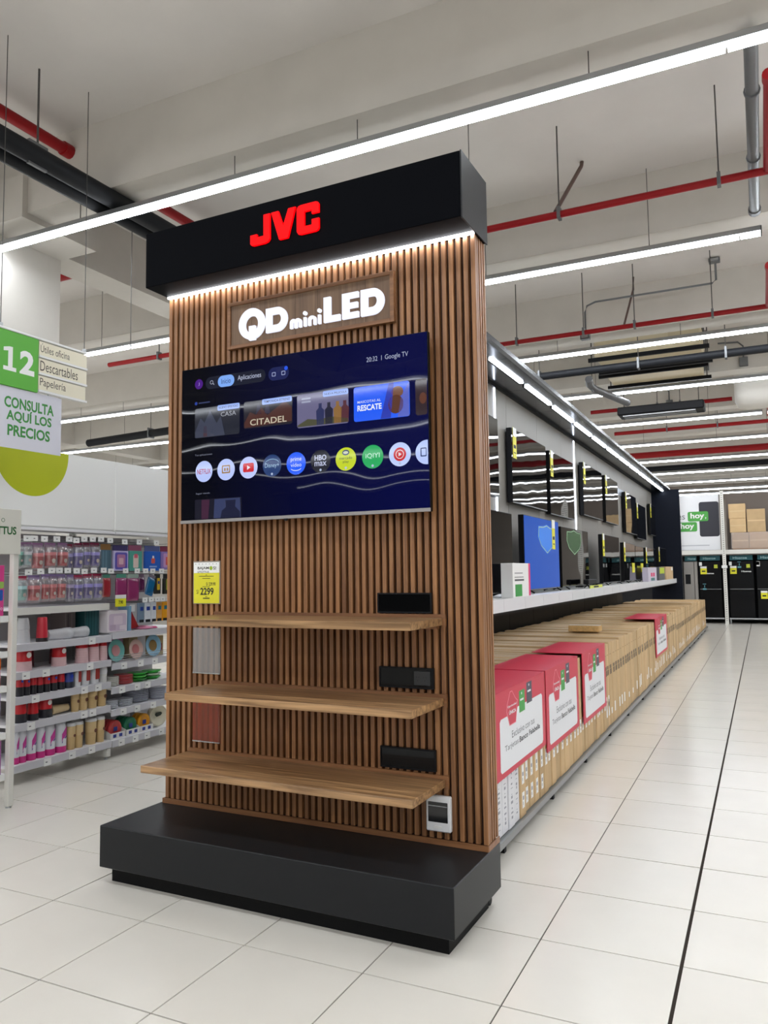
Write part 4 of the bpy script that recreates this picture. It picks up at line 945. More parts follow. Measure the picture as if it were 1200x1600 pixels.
    # loose hanging wires
    for i, (x, y, z0, lb) in enumerate(((-2.02, 2.6, 3.9, 'thin steel wire hanging left of the black header'), (1.25, 3.2, 4.3, 'thin steel wire hanging behind the header right end'))):
        t = thing('hanging_wire', lb, 'wire', (x, y, z0)); part(B().tube([(x, y, z0), (x, y, 5.14 if 0 < y - 2.02 < .42 else 5.8)], .004, 5), 'wire', rod_mat, t); part(B().tube([(x, y, z0), (x, y, z0 - .04)], .008, 6), 'wire_end', alu, t)
build_services()
# ================================================================== hanging aisle sign
def build_sign():
    x = -1.6
    t = thing('aisle_sign', 'hanging green and cream aisle sign with the number 12', 'sign', (x, 1.26, 3.10), kind=None)
    z0, z1 = 3.105, 3.512
    part(B().box(x - .04, x - .004, .84, 1.19, z0 - .012, z1), 'green_panel', M('sign_green', (86, 172, 48), .5), t, .003)
    part(B().poly([(.878, 3.208), (.99, 3.208), (.99, 3.238), (.957, 3.238), (.957, 3.392), (.93, 3.392), (.878, 3.378), (.878, 3.35), (.918, 3.358), (.918, 3.238), (.878, 3.238)], (x - .0036, 0, 0), UY, UZ), 'digit', label_white, t)
    part(B().text('2', (x - .0035, 1.02, 3.208), UY, UZ, .132, .184, .04), 'digit', label_white, t)
    part(B().box(x - .045, x, .3, 1.665, z1 + .0005, z1 + .018), 'top_rail', white_paint, t, .003)
    cream = M('sign_cream', (228, 221, 198), .5)
    for k, (tx, wv, bz) in enumerate((('Útiles oficina', .285, .01), ('Descartables', .37, .0), ('Papelería', .25, .0))):
        a = z1 - .004 - k * .136
        p = part(B().box(x - .036, x - .003, 1.193, 1.66 + (.01 if k < 2 else 0), a - .115, a - .004), 'slat', cream, t, .002)
        part(B().text(tx, (x - .0025, 1.205, a - .1 if k else a - .088), UY, UZ, wv, .08 if k != 0 else .072), 'lettering', MC((76, 68, 60), .6), p)
        part(B().box(x - .04, x + .003, 1.192, 1.672, a - .132, a - .1155), 'slat_edge', white_paint, p)
    for yy in (.86, 1.655):
        part(B().tube([(x - .02, yy, z1 + .018), (x - .02, yy, 5.8)], .0035, 5), 'cable', rod_mat, t)
        part(B().box(x - .03, x - .01, yy - .012, yy + .012, z1 + .018, z1 + .045), 'clip', alu, t)
    b = thing('price_check_banner', 'white paper banner reading CONSULTA AQUÍ LOS PRECIOS below the aisle sign', 'banner', (x, 1.1, 2.63))
    part(B().box(x - .024, x - .018, .62, 1.43, 2.632, 3.092), 'sheet', M('paper_banner', (216, 216, 226), .6), b)
    part(B().tube([(x - .021, .9, 3.092), (x - .021, .9, 3.1)], .006, 6), 'clip', alu, b); part(B().tube([(x - .021, 1.3, 3.092), (x - .021, 1.3, 3.1)], .006, 6), 'clip', alu, b)
    gm = M('banner_green', (58, 140, 62), .55)
    for tx, y0, zz, wv, hv in (('CONSULTA', .905, 2.935, .45, .085), ('AQUÍ LOS', .925, 2.83, .41, .105), ('PRECIOS', .937, 2.725, .385, .085)):
        part(B().text(tx, (x - .0172, y0, zz), UY, UZ, wv, hv, .03), 'lettering', gm, b)
build_sign()
# ================================================================== left shelving with tableware
shelf_lt = M('shelf_lilac_white', (232, 231, 234), .4)
rail_lt = M('rail_plastic', (204, 203, 209), .35)
XS = -2.07; XB = -2.58
UNITS = {}
def build_units():
    for nm, y0, y1, tops, lb in (('l', 1.40, 2.475, (.165, .485, .70, .90, 1.125, 1.42), 'white shelving unit of paper cups with a lime half circle on its fascia'),
                                 ('r', 2.485, 3.56, (.16, .435, .64, .86, 1.145), 'white shelving unit of party plates beside the wooden stand')):
        u = thing('shelving_unit', lb, 'shelving', (-2.4, (y0 + y1) / 2, 0)); UNITS[nm] = u
        part(B().box(XB - .03, XB, y0, y1, .08, 2.06), 'back_panel', M('shelf_back', (188, 186, 186), .6), u)
        for yy in (y0, y1 - .04):
            part(B().box(XB - .06, XB - .031, yy, yy + .04, 0, 2.75), 'upright', rack_white, u)
        for k, z in enumerate(tops):
            xf = XS - (.0 if k == 0 else (.015 if nm == 'l' else .02)) - (.03 if (nm == 'l' and k == 5) else 0)
            s = part(B().box(XB + .001, xf - .012, y0 + .003, y1 - .003, z - .022, z), 'shelf', shelf_lt, u)
            hgt = .06
            part(B().box(xf - .0115, xf, y0 + .003, y1 - .003, z - hgt, z - .001), 'price_rail', rail_lt if z < 1.2 else rack_white, s)
            part(B().box(XB + .001, XB + .3, y0 + .003, y0 + .012, z - .07, z - .023), 'shelf_bracket', rack_white, s)
            if nm == 'l':
                ls = {0: (1.72, 1.98, 2.2), 1: (1.56, 2.12, 2.22), 2: (1.6, 2.12, 2.28), 3: (1.5, 1.7, 2.18), 4: (2.2,), 5: ()}[k]
            else:
                ls = {0: (2.56, 2.74, 2.9, 3.1), 1: (2.6, 2.78, 3.0), 2: (2.58, 2.78, 2.92), 3: (2.6, 2.82, 3.02), 4: ()}[k]
            for yy in ls:
                part(B().box(xf + .0004, xf + .0025, yy, yy + .075, z - hgt - .004, z - .004), 'price_label', label_white, s)
                part(B().box(xf + .0026, xf + .003, yy + .016, yy + .036, z - hgt + .022, z - hgt + .03), 'price_print', MC((90, 90, 94), .6), s)
        part(B().box(XB, XS - .008, y1 - .05, y1 - .006, .026, .098), 'base_leg', rack_white, u)
        part(B().tube([(XS - .04, y1 - .028, .004), (XS - .04, y1 - .028, .0255)], .008, 8).lathe([(.02, 0), (.02, .004), (.009, .009)], 10, (XS - .04, y1 - .028, 0)), 'foot', alu, u)
        # canopy and fascia
        part(B().box(XB - .02, XS - .011, y0, y1, 2.085, 2.1), 'top_panel', white_paint, u)
        part(B().box(XS - .03, XS + .006, y0, y1, 2.062, 2.084), 'fascia_rail', shelf_lt, u, .003)
    u = UNITS['l']
    # one continuous fascia per unit
    f = part(B().box(XS - .01, XS, 1.0, 2.475, 2.101, 2.745), 'fascia', M('fascia_white', (240, 240, 237), .5), u)
    c = [(1.546 + .372 * math.cos(a), 2.717 + .372 * math.sin(a)) for a in [math.radians(180 + 180 * i / 30) for i in range(31)]]
    c = [(1.174, 2.745)] + c + [(1.918, 2.745)]
    part(B().poly(c, (XS + .0005, 0, 0), UY, UZ), 'half_circle', M('lime', (184, 194, 0), .5), u, label='lime green half circle')
    part(B().box(XS - .01, XS, 2.485, 3.56, 2.101, 2.745), 'fascia', M('fascia_white', (240, 240, 237), .5), UNITS['r'])
build_units()
film = clear('film_clear', (250, 250, 252), .2, .12, .12)
def hook(unit, y, z):
    p = part(B().tube([(XB, y, z), (XS - .03, y, z)], .004, 5).tube([(XB, y, z + .022), (XS - .01, y, z + .022)], .003, 5), 'peg_hook', alu, unit)
    part(B().box(XS - .009, XS - .007, y - .035, y + .035, z + .004, z + .05), 'hook_label', label_white, p)
    part(B().box(XS - .0068, XS - .0064, y - .008, y + .008, z + .022, z + .03), 'hook_print', MC((120, 120, 124), .6), p)
def pillow(b, x, y, z0, z1, w_, d_):
    n = 12; prof = [(.15, 1.0), (.75, .93), (1.0, .75), (1.0, .4), (.95, .12), (.25, 0.0)]
    v = []; f = []
    for dd, hh in prof:
        for j in range(n):
            a = 2 * math.pi * j / n
            ww = w_ / 2 * (1.0 if hh not in (0.0,) else .96)
            v.append((x + d_ / 2 * dd * math.cos(a), y + ww * max(-1, min(1, 1.15 * math.sin(a))), z0 + (z1 - z0) * hh))
    for i in range(len(prof) - 1):
        for j in range(n):
            f.append((i * n + j, (i + 1) * n + j, (i + 1) * n + (j + 1) % n, i * n + (j + 1) % n))
    b.add(v, f, True)
    return b
def cup_lathe(b, x, y, z, r0, r1, h, n=16, ax=(0, 0, 1), c=None):
    return b.lathe([(r0, 0), (r0 * 1.02, .004), (r1, h * .96), (r1 * 1.05, h * .97), (r1 * 1.05, h), (r1 * .96, h)], n, c or (x, y, z), ax)
def bag_cup(i, y, w_, z, h, col, row, hc=(150, 110, 160), cname=''):
    xc = -2.14 - .02
    t = thing('cup_pack', 'bag of %s party cups on the %s pegs, %s from the left' % (cname, row, nth(i)), 'cup pack', (xc, y, z), 'bagged party cups on pegs')
    r = min(w_ * .43, .06); ch = h * .52; cz = z + h * .1
    b = part(cup_lathe(B(), xc, y, cz, r * .82, r * .98, ch * .78), 'cup', MC(col, .4), t)
    part(B().lathe([(r * .99, 0), (r * 1.02, ch * .2), (r * 1.05, ch * .24), (.9 * r, ch * .24)], 16, (xc, y, cz + ch * .78)), 'cup_rim', MC(tuple(min(255, v + 90) for v in col), .4), b)
    part(B().poly([(y + .35 * r * math.cos(a), cz + ch * .38 + .4 * r * math.sin(a)) for a in [k * math.pi / 6 for k in range(12)]], (xc + r * .93, 0, 0), UY, UZ), 'cup_print', MC((226, 206, 190), .5), b)
    part(pillow(B(), xc, y, z, z + h * .93, w_ * .96, r * 2.3), 'bag', film, t)
    part(B().box(xc - .002, xc + .002, y - w_ * .46, y + w_ * .46, z + h * .84, z + h), 'header_card', MC(hc, .5), t)
    hook(UNITS['l'], y, z + h + .004)
rows_a = [(1.515, .063, 1.745, .216, (70, 140, 120), 'green'), (1.585, .089, 1.75, .213, (172, 208, 206), 'pale teal'), (1.688, .117, 1.723, .238, (206, 50, 52), 'red'), (1.817, .125, 1.745, .22, (206, 50, 52), 'red'), (1.949, .115, 1.745, .224, (206, 50, 52), 'red'), (2.03, .065, 1.728, .232, (96, 86, 150), 'purple'), (2.12, .11, 1.727, .247, (96, 82, 168), 'purple'), (2.219, .082, 1.75, .227, (96, 82, 168), 'purple'), (2.319, .112, 1.744, .236, (96, 82, 168), 'purple')]
for i, (y, w_, z, h, c, n) in enumerate(rows_a):
    bag_cup(i, y, w_, z, h, c, 'upper', (150, 50, 84) if 'purple' in n else (160, 120, 160), n)
rows_b = [(1.536, .1, 1.46, .221, (120, 190, 178), 'teal'), (1.657, .125, 1.452, .235, (206, 50, 52), 'red'), (1.77, .085, 1.46, .235, (206, 50, 52), 'red'), (1.85, .085, 1.46, .235, (206, 50, 52), 'red'), (1.941, .1, 1.466, .228, (206, 50, 52), 'red'), (2.04, .08, 1.452, .238, (120, 104, 150), 'lilac'), (2.13, .1, 1.45, .235, (96, 82, 168), 'purple'), (2.238, .115, 1.45, .245, (96, 82, 168), 'purple'), (2.355, .112, 1.45, .245, (96, 82, 168), 'purple')]
for i, (y, w_, z, h, c, n) in enumerate(rows_b):
    bag_cup(i, y, w_, z, h, c, 'lower', (176, 44, 80) if 'purple' in n or n == 'teal' else (140, 120, 170), n)
def packet(y, w_, z, h, face, label, cat, header=None, prints=(), x=-2.12, th=.03, name='packet', unit='r', hk=True, group=None, tilt=0.0):
    t = thing(name, label, cat, (x - th / 2, y, z), group)
    if tilt: t.rotation_euler = (tilt, 0, 0)
    zt = z + h * (.78 if header else 1.0)
    part(B().box(x - th, x, y - w_ / 2, y + w_ / 2, z, zt), 'body', MC(face, .35), t, .004)
    if header:
        part(B().box(x - th * .6, x - th * .4, y - w_ / 2, y + w_ / 2, zt + .0003, z + h), 'header_card', MC(header, .5), t)
    for kk, (y0, y1, z0, z1, c) in enumerate(prints):
        part(B().poly(rr(y - w_ / 2 + y0 * w_, y - w_ / 2 + y1 * w_, z + z0 * h, z + z1 * h, min(y1 - y0, z1 - z0) * .15 * min(w_, h), 3), (x + .0006 + .0005 * kk, 0, 0), UY, UZ), 'print', MC(c, .4), t)
    if hk: hook(UNITS[unit], y, z + h + .004)
    return t
packet(2.43, .12, 1.721, .25, (84, 112, 128), 'blue grey plastic packet at the end of the upper peg row', 'packet', (150, 110, 60), [(.1, .2, .05, .75, (104, 134, 150)), (.4, .5, .05, .75, (104, 134, 150)), (.7, .8, .05, .75, (70, 96, 112))], unit='l')
packet(2.615, .19, 1.72, .244, (196, 190, 226), 'lilac framed napkin packet on the upper pegs', 'napkins', (70, 60, 110), [(.08, .92, .06, .72, (92, 84, 176)), (.22, .78, .14, .64, (176, 120, 160)), (.35, .65, .25, .5, (220, 180, 190))])
packet(2.809, .175, 1.719, .25, (82, 160, 146), 'teal napkin packet with a pale round print on the upper pegs', 'napkins', (150, 80, 110), [(.3, .7, .12, .62, (226, 206, 196)), (.36, .64, .5, .66, (214, 100, 120))])
packet(3.05, .215, 1.719, .25, (38, 96, 190), 'bright blue napkin packet on the upper pegs', 'napkins', (90, 100, 150), [(.38, .62, .3, .5, (214, 90, 80)), (.44, .56, .5, .6, (230, 220, 220)), (.25, .75, .14, .2, (150, 180, 230))])
packet(3.25, .165, 1.731, .236, (142, 120, 186), 'violet napkin packet next to the wooden slats on upper pegs', 'napkins', (140, 50, 80), [(.2, .8, .1, .7, (196, 150, 196)), (.4, .7, .2, .55, (214, 90, 90))])
def cutlery(y, w_, z, h, col, label, lean=0.0, hc=(90, 160, 140), unit='r'):
    t = thing('cutlery_pack', label, 'cutlery pack', (-2.13, y, z), 'cutlery packs on pegs')
    if lean: t.rotation_euler = (lean, 0, 0)
    m = MC(col, .25); n = 5
    for k in range(n):
        yy = y + (k - (n - 1) / 2) * w_ * .17
        f = (yy - y) * .75
        b = B()
        pts = [(yy - .006 + f * .0, z + .02), (yy + .006, z + .02), (yy + .007, z + h * .45), (yy + .013, z + h * .6), (yy + .011, z + h * .75), (yy - .011, z + h * .75), (yy - .013, z + h * .6), (yy - .007, z + h * .45)]
        b.poly(pts, (-2.14 + (k % 2) * .008, 0, 0), UY, UZ, .006)
        part(b, 'cutlery', m, t)
    part(pillow(B(), -2.133, y, z, z + h * .85, w_, .035), 'bag', clear('film_' + '_'.join(str(v) for v in col), col, .14, .45, .15), t)
    part(B().box(-2.135, -2.131, y - w_ * .46, y + w_ * .46, z + h * .78, z + h), 'header_card', MC(hc, .5), t)
    hook(UNITS[unit], y, z + h + .004)
cutlery(2.445, .09, 1.477, .21, (214, 70, 84), 'coral red cutlery pack at the end of the lower peg row', unit='l')
cutlery(2.631, .135, 1.447, .243, (204, 84, 154), 'magenta cutlery pack on the lower pegs, left of two')
cutlery(2.785, .15, 1.43, .258, (204, 84, 154), 'magenta cutlery pack on the lower pegs, right of two', hc=(170, 190, 180))
cutlery(2.9, .075, 1.512, .176, (128, 52, 110), 'dark purple cutlery pack half hidden on the lower pegs', hc=(110, 90, 110))
cutlery(3.0, .1, 1.478, .209, (40, 150, 206), 'sky blue cutlery pack tilted on the lower pegs', lean=-.28, hc=(130, 120, 130))
packet(3.126, .08, 1.487, .199, (40, 38, 36), 'black and yellow utensil packet on the lower pegs', 'packet', (30, 30, 30), [(.3, .8, .2, .8, (214, 178, 40)), (.4, .75, .5, .65, (50, 60, 130))])
packet(3.255, .08, 1.482, .203, (44, 44, 38), 'black and green utensil packet by the wooden slats', 'packet', (34, 34, 34), [(.35, .85, .2, .75, (150, 160, 50))])
for k, (y, w_, c, n) in enumerate(((2.895, .075, (120, 140, 160), 'grey blue utensil packet on the lowest pegs'), (2.984, .085, (222, 226, 232), 'white and blue utensil packet on the lowest pegs, left of two'), (3.07, .07, (222, 226, 232), 'white and blue utensil packet on the lowest pegs, right of two'), (3.148, .075, (214, 160, 90), 'tan and teal utensil packet on the lowest pegs'), (3.238, .09, (232, 160, 28), 'orange utensil packet on the lowest pegs by the slats'))):
    packet(y, w_, 1.215, .19, c, n, 'packet', None, [(.1, .9, .0, .14, (26, 26, 30)), (.25, .8, .6, .8, (30, 60, 150) if k < 3 else (30, 110, 130))], group='utensil packets on pegs')
# --- shelf at the cup level
def cup_stack(y, w_, z, h, low, top, label, split=.38, dot=True, x=None, up=False, rib=6, name='cup_stack', group=None, dotc=(232, 226, 220), cat='cup stack'):
    r = w_ * .47; x = x if x is not None else -2.105 - r
    t = thing(name, label, cat, (x, y, z), group)
    ra, rb = (r * .84, r) if up else (r, r * .84)
    pr = []
    hs = h * split
    for k in range(rib):
        f0 = k / rib; f1 = (k + .9) / rib
        q0 = ra + (rb - ra) * f0 * split; q1 = ra + (rb - ra) * f1 * split
        pr += [(q0 * 1.0, hs * f0), (q0 * 1.03, hs * f0 + hs * .02), (q1 * 1.0, hs * f1)]
    pr.append((ra + (rb - ra) * split, hs))
    part(B().lathe(pr, 18, (x, y, z)), 'lower_cups', MC(low, .4), t)
    rm = ra + (rb - ra) * split
    s = part(B().lathe([(rm * 1.015, 0), (rb * 1.0, (h - hs) * .95), (rb * .9, h - hs)], 18, (x, y, z + hs + .0005)), 'printed_sleeve', MC(top, .4), t)
    if dot:
        part(B().poly(circ(y, z + hs + (h - hs) * .5, r * .36, n=14), (x + rm * 1.03, 0, 0), UY, UZ), 'round_print', MC(dotc, .5), s)
    return t
R, PW, WH = (202, 36, 44), (222, 186, 188), (226, 226, 228)
# clear cups and things on the upper shelf (z 1.125)
def clear_stack(y, z, w_, h, label, lying=False, ln=.2):
    m = clear('clear_cup', (244, 245, 247), .16, .5, .2)
    r = w_ * .48
    if not lying:
        t = thing('clear_cup_stack', label, 'cup stack', (-2.12 - r, y, z))
        for k, (a, b_) in enumerate(((0, .55), (.55, 1.0))):
            part(B().lathe([(r * (1 - .18 * a), h * a), (r * (1 - .18 * a) * 1.04, h * a + .004), (r * (1 - .30 * b_), h * b_ - .002)], 18, (-2.12 - r, y, z)), 'cup', m, t)
    else:
        t = thing('clear_cup_stack', label, 'cup stack', (-2.12 - r, y, z))
        rr0 = h / 2
        part(B().lathe([(rr0 * .8, 0), (rr0 * .95, ln * .7), (rr0, ln * .72), (rr0, ln), (rr0 * .8, ln - .004)], 18, (-2.12 - rr0, y - ln / 2, z + rr0 + .001), (.05, 1, .0)), 'cup', m, t)
        part(B().ring(circ(0, 0, rr0 * .98, n=18), circ(0, 0, rr0 * .8, n=18), (-2.12 - rr0 + .05 * ln, y + ln / 2 + .001, z + rr0 + .001), (-1, .05, 0), UZ), 'cup_rim', M('cup_rim_white', (236, 236, 238), .3), t)
clear_stack(1.576, 1.1255, .12, .208, 'tall clear plastic cup stack standing near the left rack post')
cup_stack(1.746, .1, 1.1255, .205, (40, 34, 36), (196, 46, 60), 'red and black cup pack on the upper shelf', split=.16, dot=False)
clear_stack(1.93, 1.1255, .1, .098, 'clear plastic cups lying on the upper shelf, left of two', True, .24)
clear_stack(2.15, 1.1255, .1, .098, 'clear plastic cups lying on the upper shelf, right of two', True, .17)
packet(2.17, .11, 1.1255, .235, (120, 108, 106), 'grey brown napkin box behind the lying clear cups', 'box', None, [(.15, .3, .1, .9, (96, 86, 88)), (.5, .65, .1, .9, (136, 124, 122))], x=-2.28, th=.2, hk=False)
packet(2.345, .17, 1.1255, .24, (32, 78, 82), 'dark teal stack of tablecloth packs on the upper shelf', 'box', None, [(.1 + .2 * k, .18 + .2 * k, .05, .95, (46, 98, 102)) for k in range(4)], x=-2.2, th=.3, hk=False)
packet(2.57, .25, 1.147, .2, (226, 218, 222), 'white box with lilac swirls in the shelf centre', 'box', None, [(.06, .94, .06, .86, (206, 188, 206)), (.3, .75, .35, .75, (222, 206, 218)), (.1, .4, .1, .35, (190, 168, 190)), (.6, .92, .1, .3, (226, 214, 222))], x=-2.11, th=.2, hk=False)
packet(2.73, .06, 1.1465, .235, (126, 168, 196), 'slim light blue pack beside the swirl box', 'packet', None, [(.1, .25, .02, .98, (90, 120, 150))], x=-2.12, th=.12, hk=False)
def red_wedge():
    t = thing('paper_pack', 'red triangular folded paper pack leaning on the shelf', 'paper pack', (-2.16, 2.84, 1.1455))
    part(B().poly([(2.775, 1.1465), (2.92, 1.175), (2.80, 1.36), (2.775, 1.38)], (-2.23, 0, 0), UY, UZ, .05), 'body', MC((196, 50, 50), .45), t)
    part(B().box(-2.179, -2.155, 2.77, 2.84, 1.325, 1.392), 'white_tab', label_white, t)
    t = thing('napkin_bundle', 'pink napkin bundle lying flat near the shelf edge', 'napkins', (-2.16, 3.02, 1.1455))
    part(B().lathe([(.05, 0), (.1, .006), (.09, .02), (.03, .034)], 16, (-2.2, 3.0, 1.1455)), 'bundle', MC((228, 140, 176), .5), t)
    part(B().lathe([(.03, 0), (.05, .005), (.03, .02)], 12, (-2.17, 3.11, 1.1455)), 'bundle', MC((222, 90, 140), .5), t)
    t = thing('shelf_price_card', 'yellow price card clipped between the two shelving units', 'price card', (-2.07, 2.58, 1.38))
    part(B().box(-2.066, -2.062, 2.49, 2.625, 1.385, 1.46), 'card', tag_yellow, t)
    part(B().box(-2.066, -2.062, 2.49, 2.625, 1.4605, 1.495), 'card_top', label_white, t)
    part(B().text('7.90', (-2.0612, 2.53, 1.41), UY, UZ, .055, .032, .03), 'print', ink, t)
    part(B().tube([(-2.085, 2.555, 1.44), (-2.066, 2.555, 1.44)], .004, 6), 'clip', alu, t)
red_wedge()
# --- red cup shelf (z .90)
for i, (y, w_) in enumerate(((1.583, .145), (1.944, .135), (2.192, .125), (2.322, .115), (2.425, .085))):
    cup_stack(y, w_, .9005, .182, PW, R, 'red and white paper cup stack on the middle shelf, %s from the left' % nth(i), split=.42 if i < 2 else .72, dot=i < 2, group='red and white cup stacks')
for i, (y, w_) in enumerate(((1.70, .09), (1.80, .08), (2.06, .085))):
    cup_stack(y, w_, .9005, .16, (110, 60, 68), (128, 30, 40), 'dark red cup stack deep on the middle shelf, %s from the left' % nth(i), x=-2.36, dot=False, group='cup stacks deep on the middle shelf')
# --- packs of red and black cups (z .70)
for i, (y, w_, h) in enumerate(((1.522, .064, .168), (1.587, .06, .157), (1.65, .06, .17), (1.717, .066, .152), (1.789, .066, .15), (1.865, .072, .15), (1.944, .07, .145))):
    cup_stack(y, w_, .7005, h, (30, 30, 36), (196, 44, 54), 'small red and black cup pack on the third shelf, %s from the left' % nth(i), split=.45, dot=i in (0, 1, 4, 5), dotc=(36, 84, 196), up=False, group='small red and black cup packs')
cup_stack(2.035, .1, .7005, .15, (40, 44, 60), (62, 80, 160), 'blue and black cup pack beside the small red packs', split=.35, dot=True, dotc=(40, 70, 190))
for i, (y, w_) in enumerate(((2.123, .07), (2.219, .095), (2.327, .105))):
    t = cup_stack(y, w_, .7005, .15, WH, WH, 'white cup stack with a red brown panel, %s from the left' % nth(i), split=.3, dot=False, up=True, group='white cup stacks with red panels')
    r = w_ * .47
    part(B().poly(rr(y - r * .5, y + r * .5, .7405, .835, .004, 2), (-2.1045, 0, 0), UY, UZ), 'panel_print', MC((156, 50, 44), .5), t)
cup_stack(2.428, .085, .7005, .148, (214, 212, 208), WH, 'plain white cup stack at the third shelf end', split=.5, dot=False, up=True)
# --- z .485
for i, (y, w_) in enumerate(((1.55, .105), (1.668, .098), (1.804, .125))):
    cup_stack(y, w_, .4855, .178, (36, 36, 44), R, 'large red and black cup pack on the fourth shelf, %s from the left' % nth(i), split=.4 if i != 1 else .3, dot=i == 2, group='large red and black cup packs')
KR = (216, 188, 138)
def lying_cup(y, z, ln, r, label):
    t = thing('kraft_cup', label, 'paper cup', (-2.15, y, z))
    part(B().lathe([(r * .72, 0), (r, ln), (r * 1.05, ln + .004), (r * .9, ln + .006)], 18, (-2.13 - r, y + ln / 2, z + r * 1.06), (0, -1, .0)), 'cup', MC((214, 190, 146), .5), t)
    part(B().lathe([(r * .74, 0), (r * .74, .006)], 18, (-2.13 - r, y + ln / 2 + .0005, z + r * 1.06), (0, 1, 0)), 'cup_base', MC((186, 160, 116), .5), t)
lying_cup(1.955, .4855, .17, .042, 'kraft paper cup lying on its side on the fourth shelf')
for i, (y, w_) in enumerate(((2.105, .08), (2.2, .098), (2.31, .112), (2.42, .1))):
    t = cup_stack(y, w_, .4855, .168, (206, 176, 124), KR, 'kraft paper cup stack on the fourth shelf, %s from the left' % nth(i), split=.62, dot=False, up=True, rib=5, group='kraft cup stacks on the fourth shelf')
    r = w_ * .47
    part(B().poly(circ(y + r * .1, .575, r * .38, n=14), (-2.1035, 0, 0), UY, UZ), 'brown_print', MC((104, 62, 44), .5), t)
# --- bottom shelf (z .165)
def wavy(i, y, w_, h, label):
    r = w_ * .47; x = -2.105 - r; z = .1655
    t = thing('cup_sleeve', label, 'cup sleeve', (x, y, z), 'white and pink cup sleeves')
    part(B().lathe([(r * .98, 0), (r, .01), (r * .97, h * .2)], 18, (x, y, z)), 'pink_base', MC((206, 44, 132), .35), t)
    part(B().lathe([(r * .97, 0), (r, h * .2), (r * .84, h * .4), (r * .92, h * .55), (r * .86, h * .68), (r * .8, h * .78), (r * .5, h * .8)], 18, (x, y, z + h * .2 + .0005)), 'white_body', MC((222, 224, 230), .3), t)
    rb = r * .95
    part(B().poly([(y - rb * .45, z + h * .36), (y + rb * .5, z + h * .56), (y + rb * .5, z + h * .84), (y - rb * .45, z + h * .6)], (x + rb * .99, 0, 0), UY, UZ), 'pink_swirl', MC((196, 60, 150), .35), t)
    part(B().poly([(y - rb * .45, z + h * .29), (y + rb * .5, z + h * .48), (y + rb * .5, z + h * .55), (y - rb * .45, z + h * .35)], (x + rb * .995, 0, 0), UY, UZ), 'violet_swirl', MC((96, 64, 150), .35), t)
for i, (y, w_, h) in enumerate(((1.495, .05, .26), (1.558, .082, .257), (1.651, .098, .27), (1.744, .082, .262), (1.842, .112, .258), (1.962, .112, .256))):
    wavy(i, y, w_, h, 'white and pink cup sleeve on the bottom shelf, %s from the left' % nth(i))
for i, (y, w_, xx) in enumerate(((2.066, .082, None), (2.152, .095, None), (2.226, .07, -2.26), (2.304, .108, None), (2.405, .088, None))):
    t = cup_stack(y, w_, .1655, .2, (210, 180, 128), KR, 'kraft coffee cup with pale lid on the bottom shelf, %s from the left' % nth(i), split=.55, dot=False, up=True, rib=1 if i < 2 else 6, x=xx, name='coffee_cup', cat='coffee cup', group='kraft coffee cups with lids')
    r = w_ * .47; x = xx if xx else -2.105 - r
    part(B().lathe([(r * 1.04, 0), (r * 1.06, .008), (r * .96, .02), (r * .9, .026)], 18, (x, y, .3658)), 'lid', MC((226, 226, 226), .35), t)
    part(B().poly(circ(y + r * .2, .285, r * .34, n=14), (x + r * 1.02, 0, 0), UY, UZ), 'brown_print', MC((110, 66, 50), .5), t)
# --- right unit: plates
def plate_prof(r): return [(r * .6, 0), (r * .72, .002), (r * .98, .014), (r, .016), (r * .98, .018), (r * .7, .006), (r * .58, .004)]
def standing_plate(y, z, r, col, inner, label, x=-2.15):
    t = thing('party_plate', label, 'plate', (x, y, z), 'party plates standing behind the wire')
    part(B().lathe(plate_prof(r), 26, (x - .016, y, z + r + .002), (1, 0, .12)), 'plate', MC(col, .35), t)
    part(B().lathe([(r * .5, 0), (r * .5, .0015)], 22, (x - .008, y, z + r + .004), (1, 0, .12)), 'plate_print', MC(inner, .4), t)
standing_plate(2.60, .8605, .105, (120, 190, 184), (206, 150, 150), 'mint party plate with a rosy print behind the wire')
standing_plate(2.86, .8605, .095, (234, 200, 190), (206, 130, 130), 'pale pink party plate with a rosy print behind the wire')
standing_plate(3.10, .8605, .11, (148, 196, 222), (150, 120, 70), 'light blue party plate with a brown print behind the wire')
packet(2.75, .1, .8605, .2, (196, 150, 186), 'pink patterned pack between the mint and pink plates', 'packet', None, [(.2, .8, .5, .9, (220, 180, 206))], x=-2.26, th=.15, hk=False)
packet(2.98, .12, .8605, .2, (206, 188, 140), 'beige box behind the light blue plate', 'box', None, [], x=-2.3, th=.15, hk=False)
packet(3.25, .1, .8605, .2, (196, 170, 120), 'tan box by the wooden slats on the plate shelf', 'box', None, [(.2, .8, .2, .6, (160, 60, 50))], x=-2.2, th=.15, hk=False)
for k in range(4):
    pass
wf = part(B().tube([(-2.105, 2.49, .905), (-2.085, 2.5, .905), (-2.085, 3.55, .905)], .003, 5), 'wire_fence', alu, UNITS['r'])
part(B().tube([(-2.105, 2.49, .885), (-2.085, 2.5, .885), (-2.085, 3.55, .885)], .003, 5), 'wire_fence', alu, UNITS['r'])
part(B().tube([(-2.085, 2.5, .925), (-2.085, 3.55, .925)], .003, 5), 'wire_fence', alu, UNITS['r'])
def plate_stack(y, z, r, n, cols, label, x=None, dz=.012):
    x = x if x is not None else -2.115 - r
    t = thing('plate_stack', label, 'plate stack', (x, y, z), 'stacks of disposable plates')
    for k in range(n):
        pr = [(r * .62, 0), (r * .98, .012), (r, .014), (r * .95, .016)]
        part(B().lathe(pr, 22, (x, y, z + k * dz)), 'plate', MC(cols[k % len(cols)], .35), t)
    return t
plate_stack(2.572, .6405, .082, 7, [(226, 224, 218)], 'stack of ivory plates on the right unit second shelf')
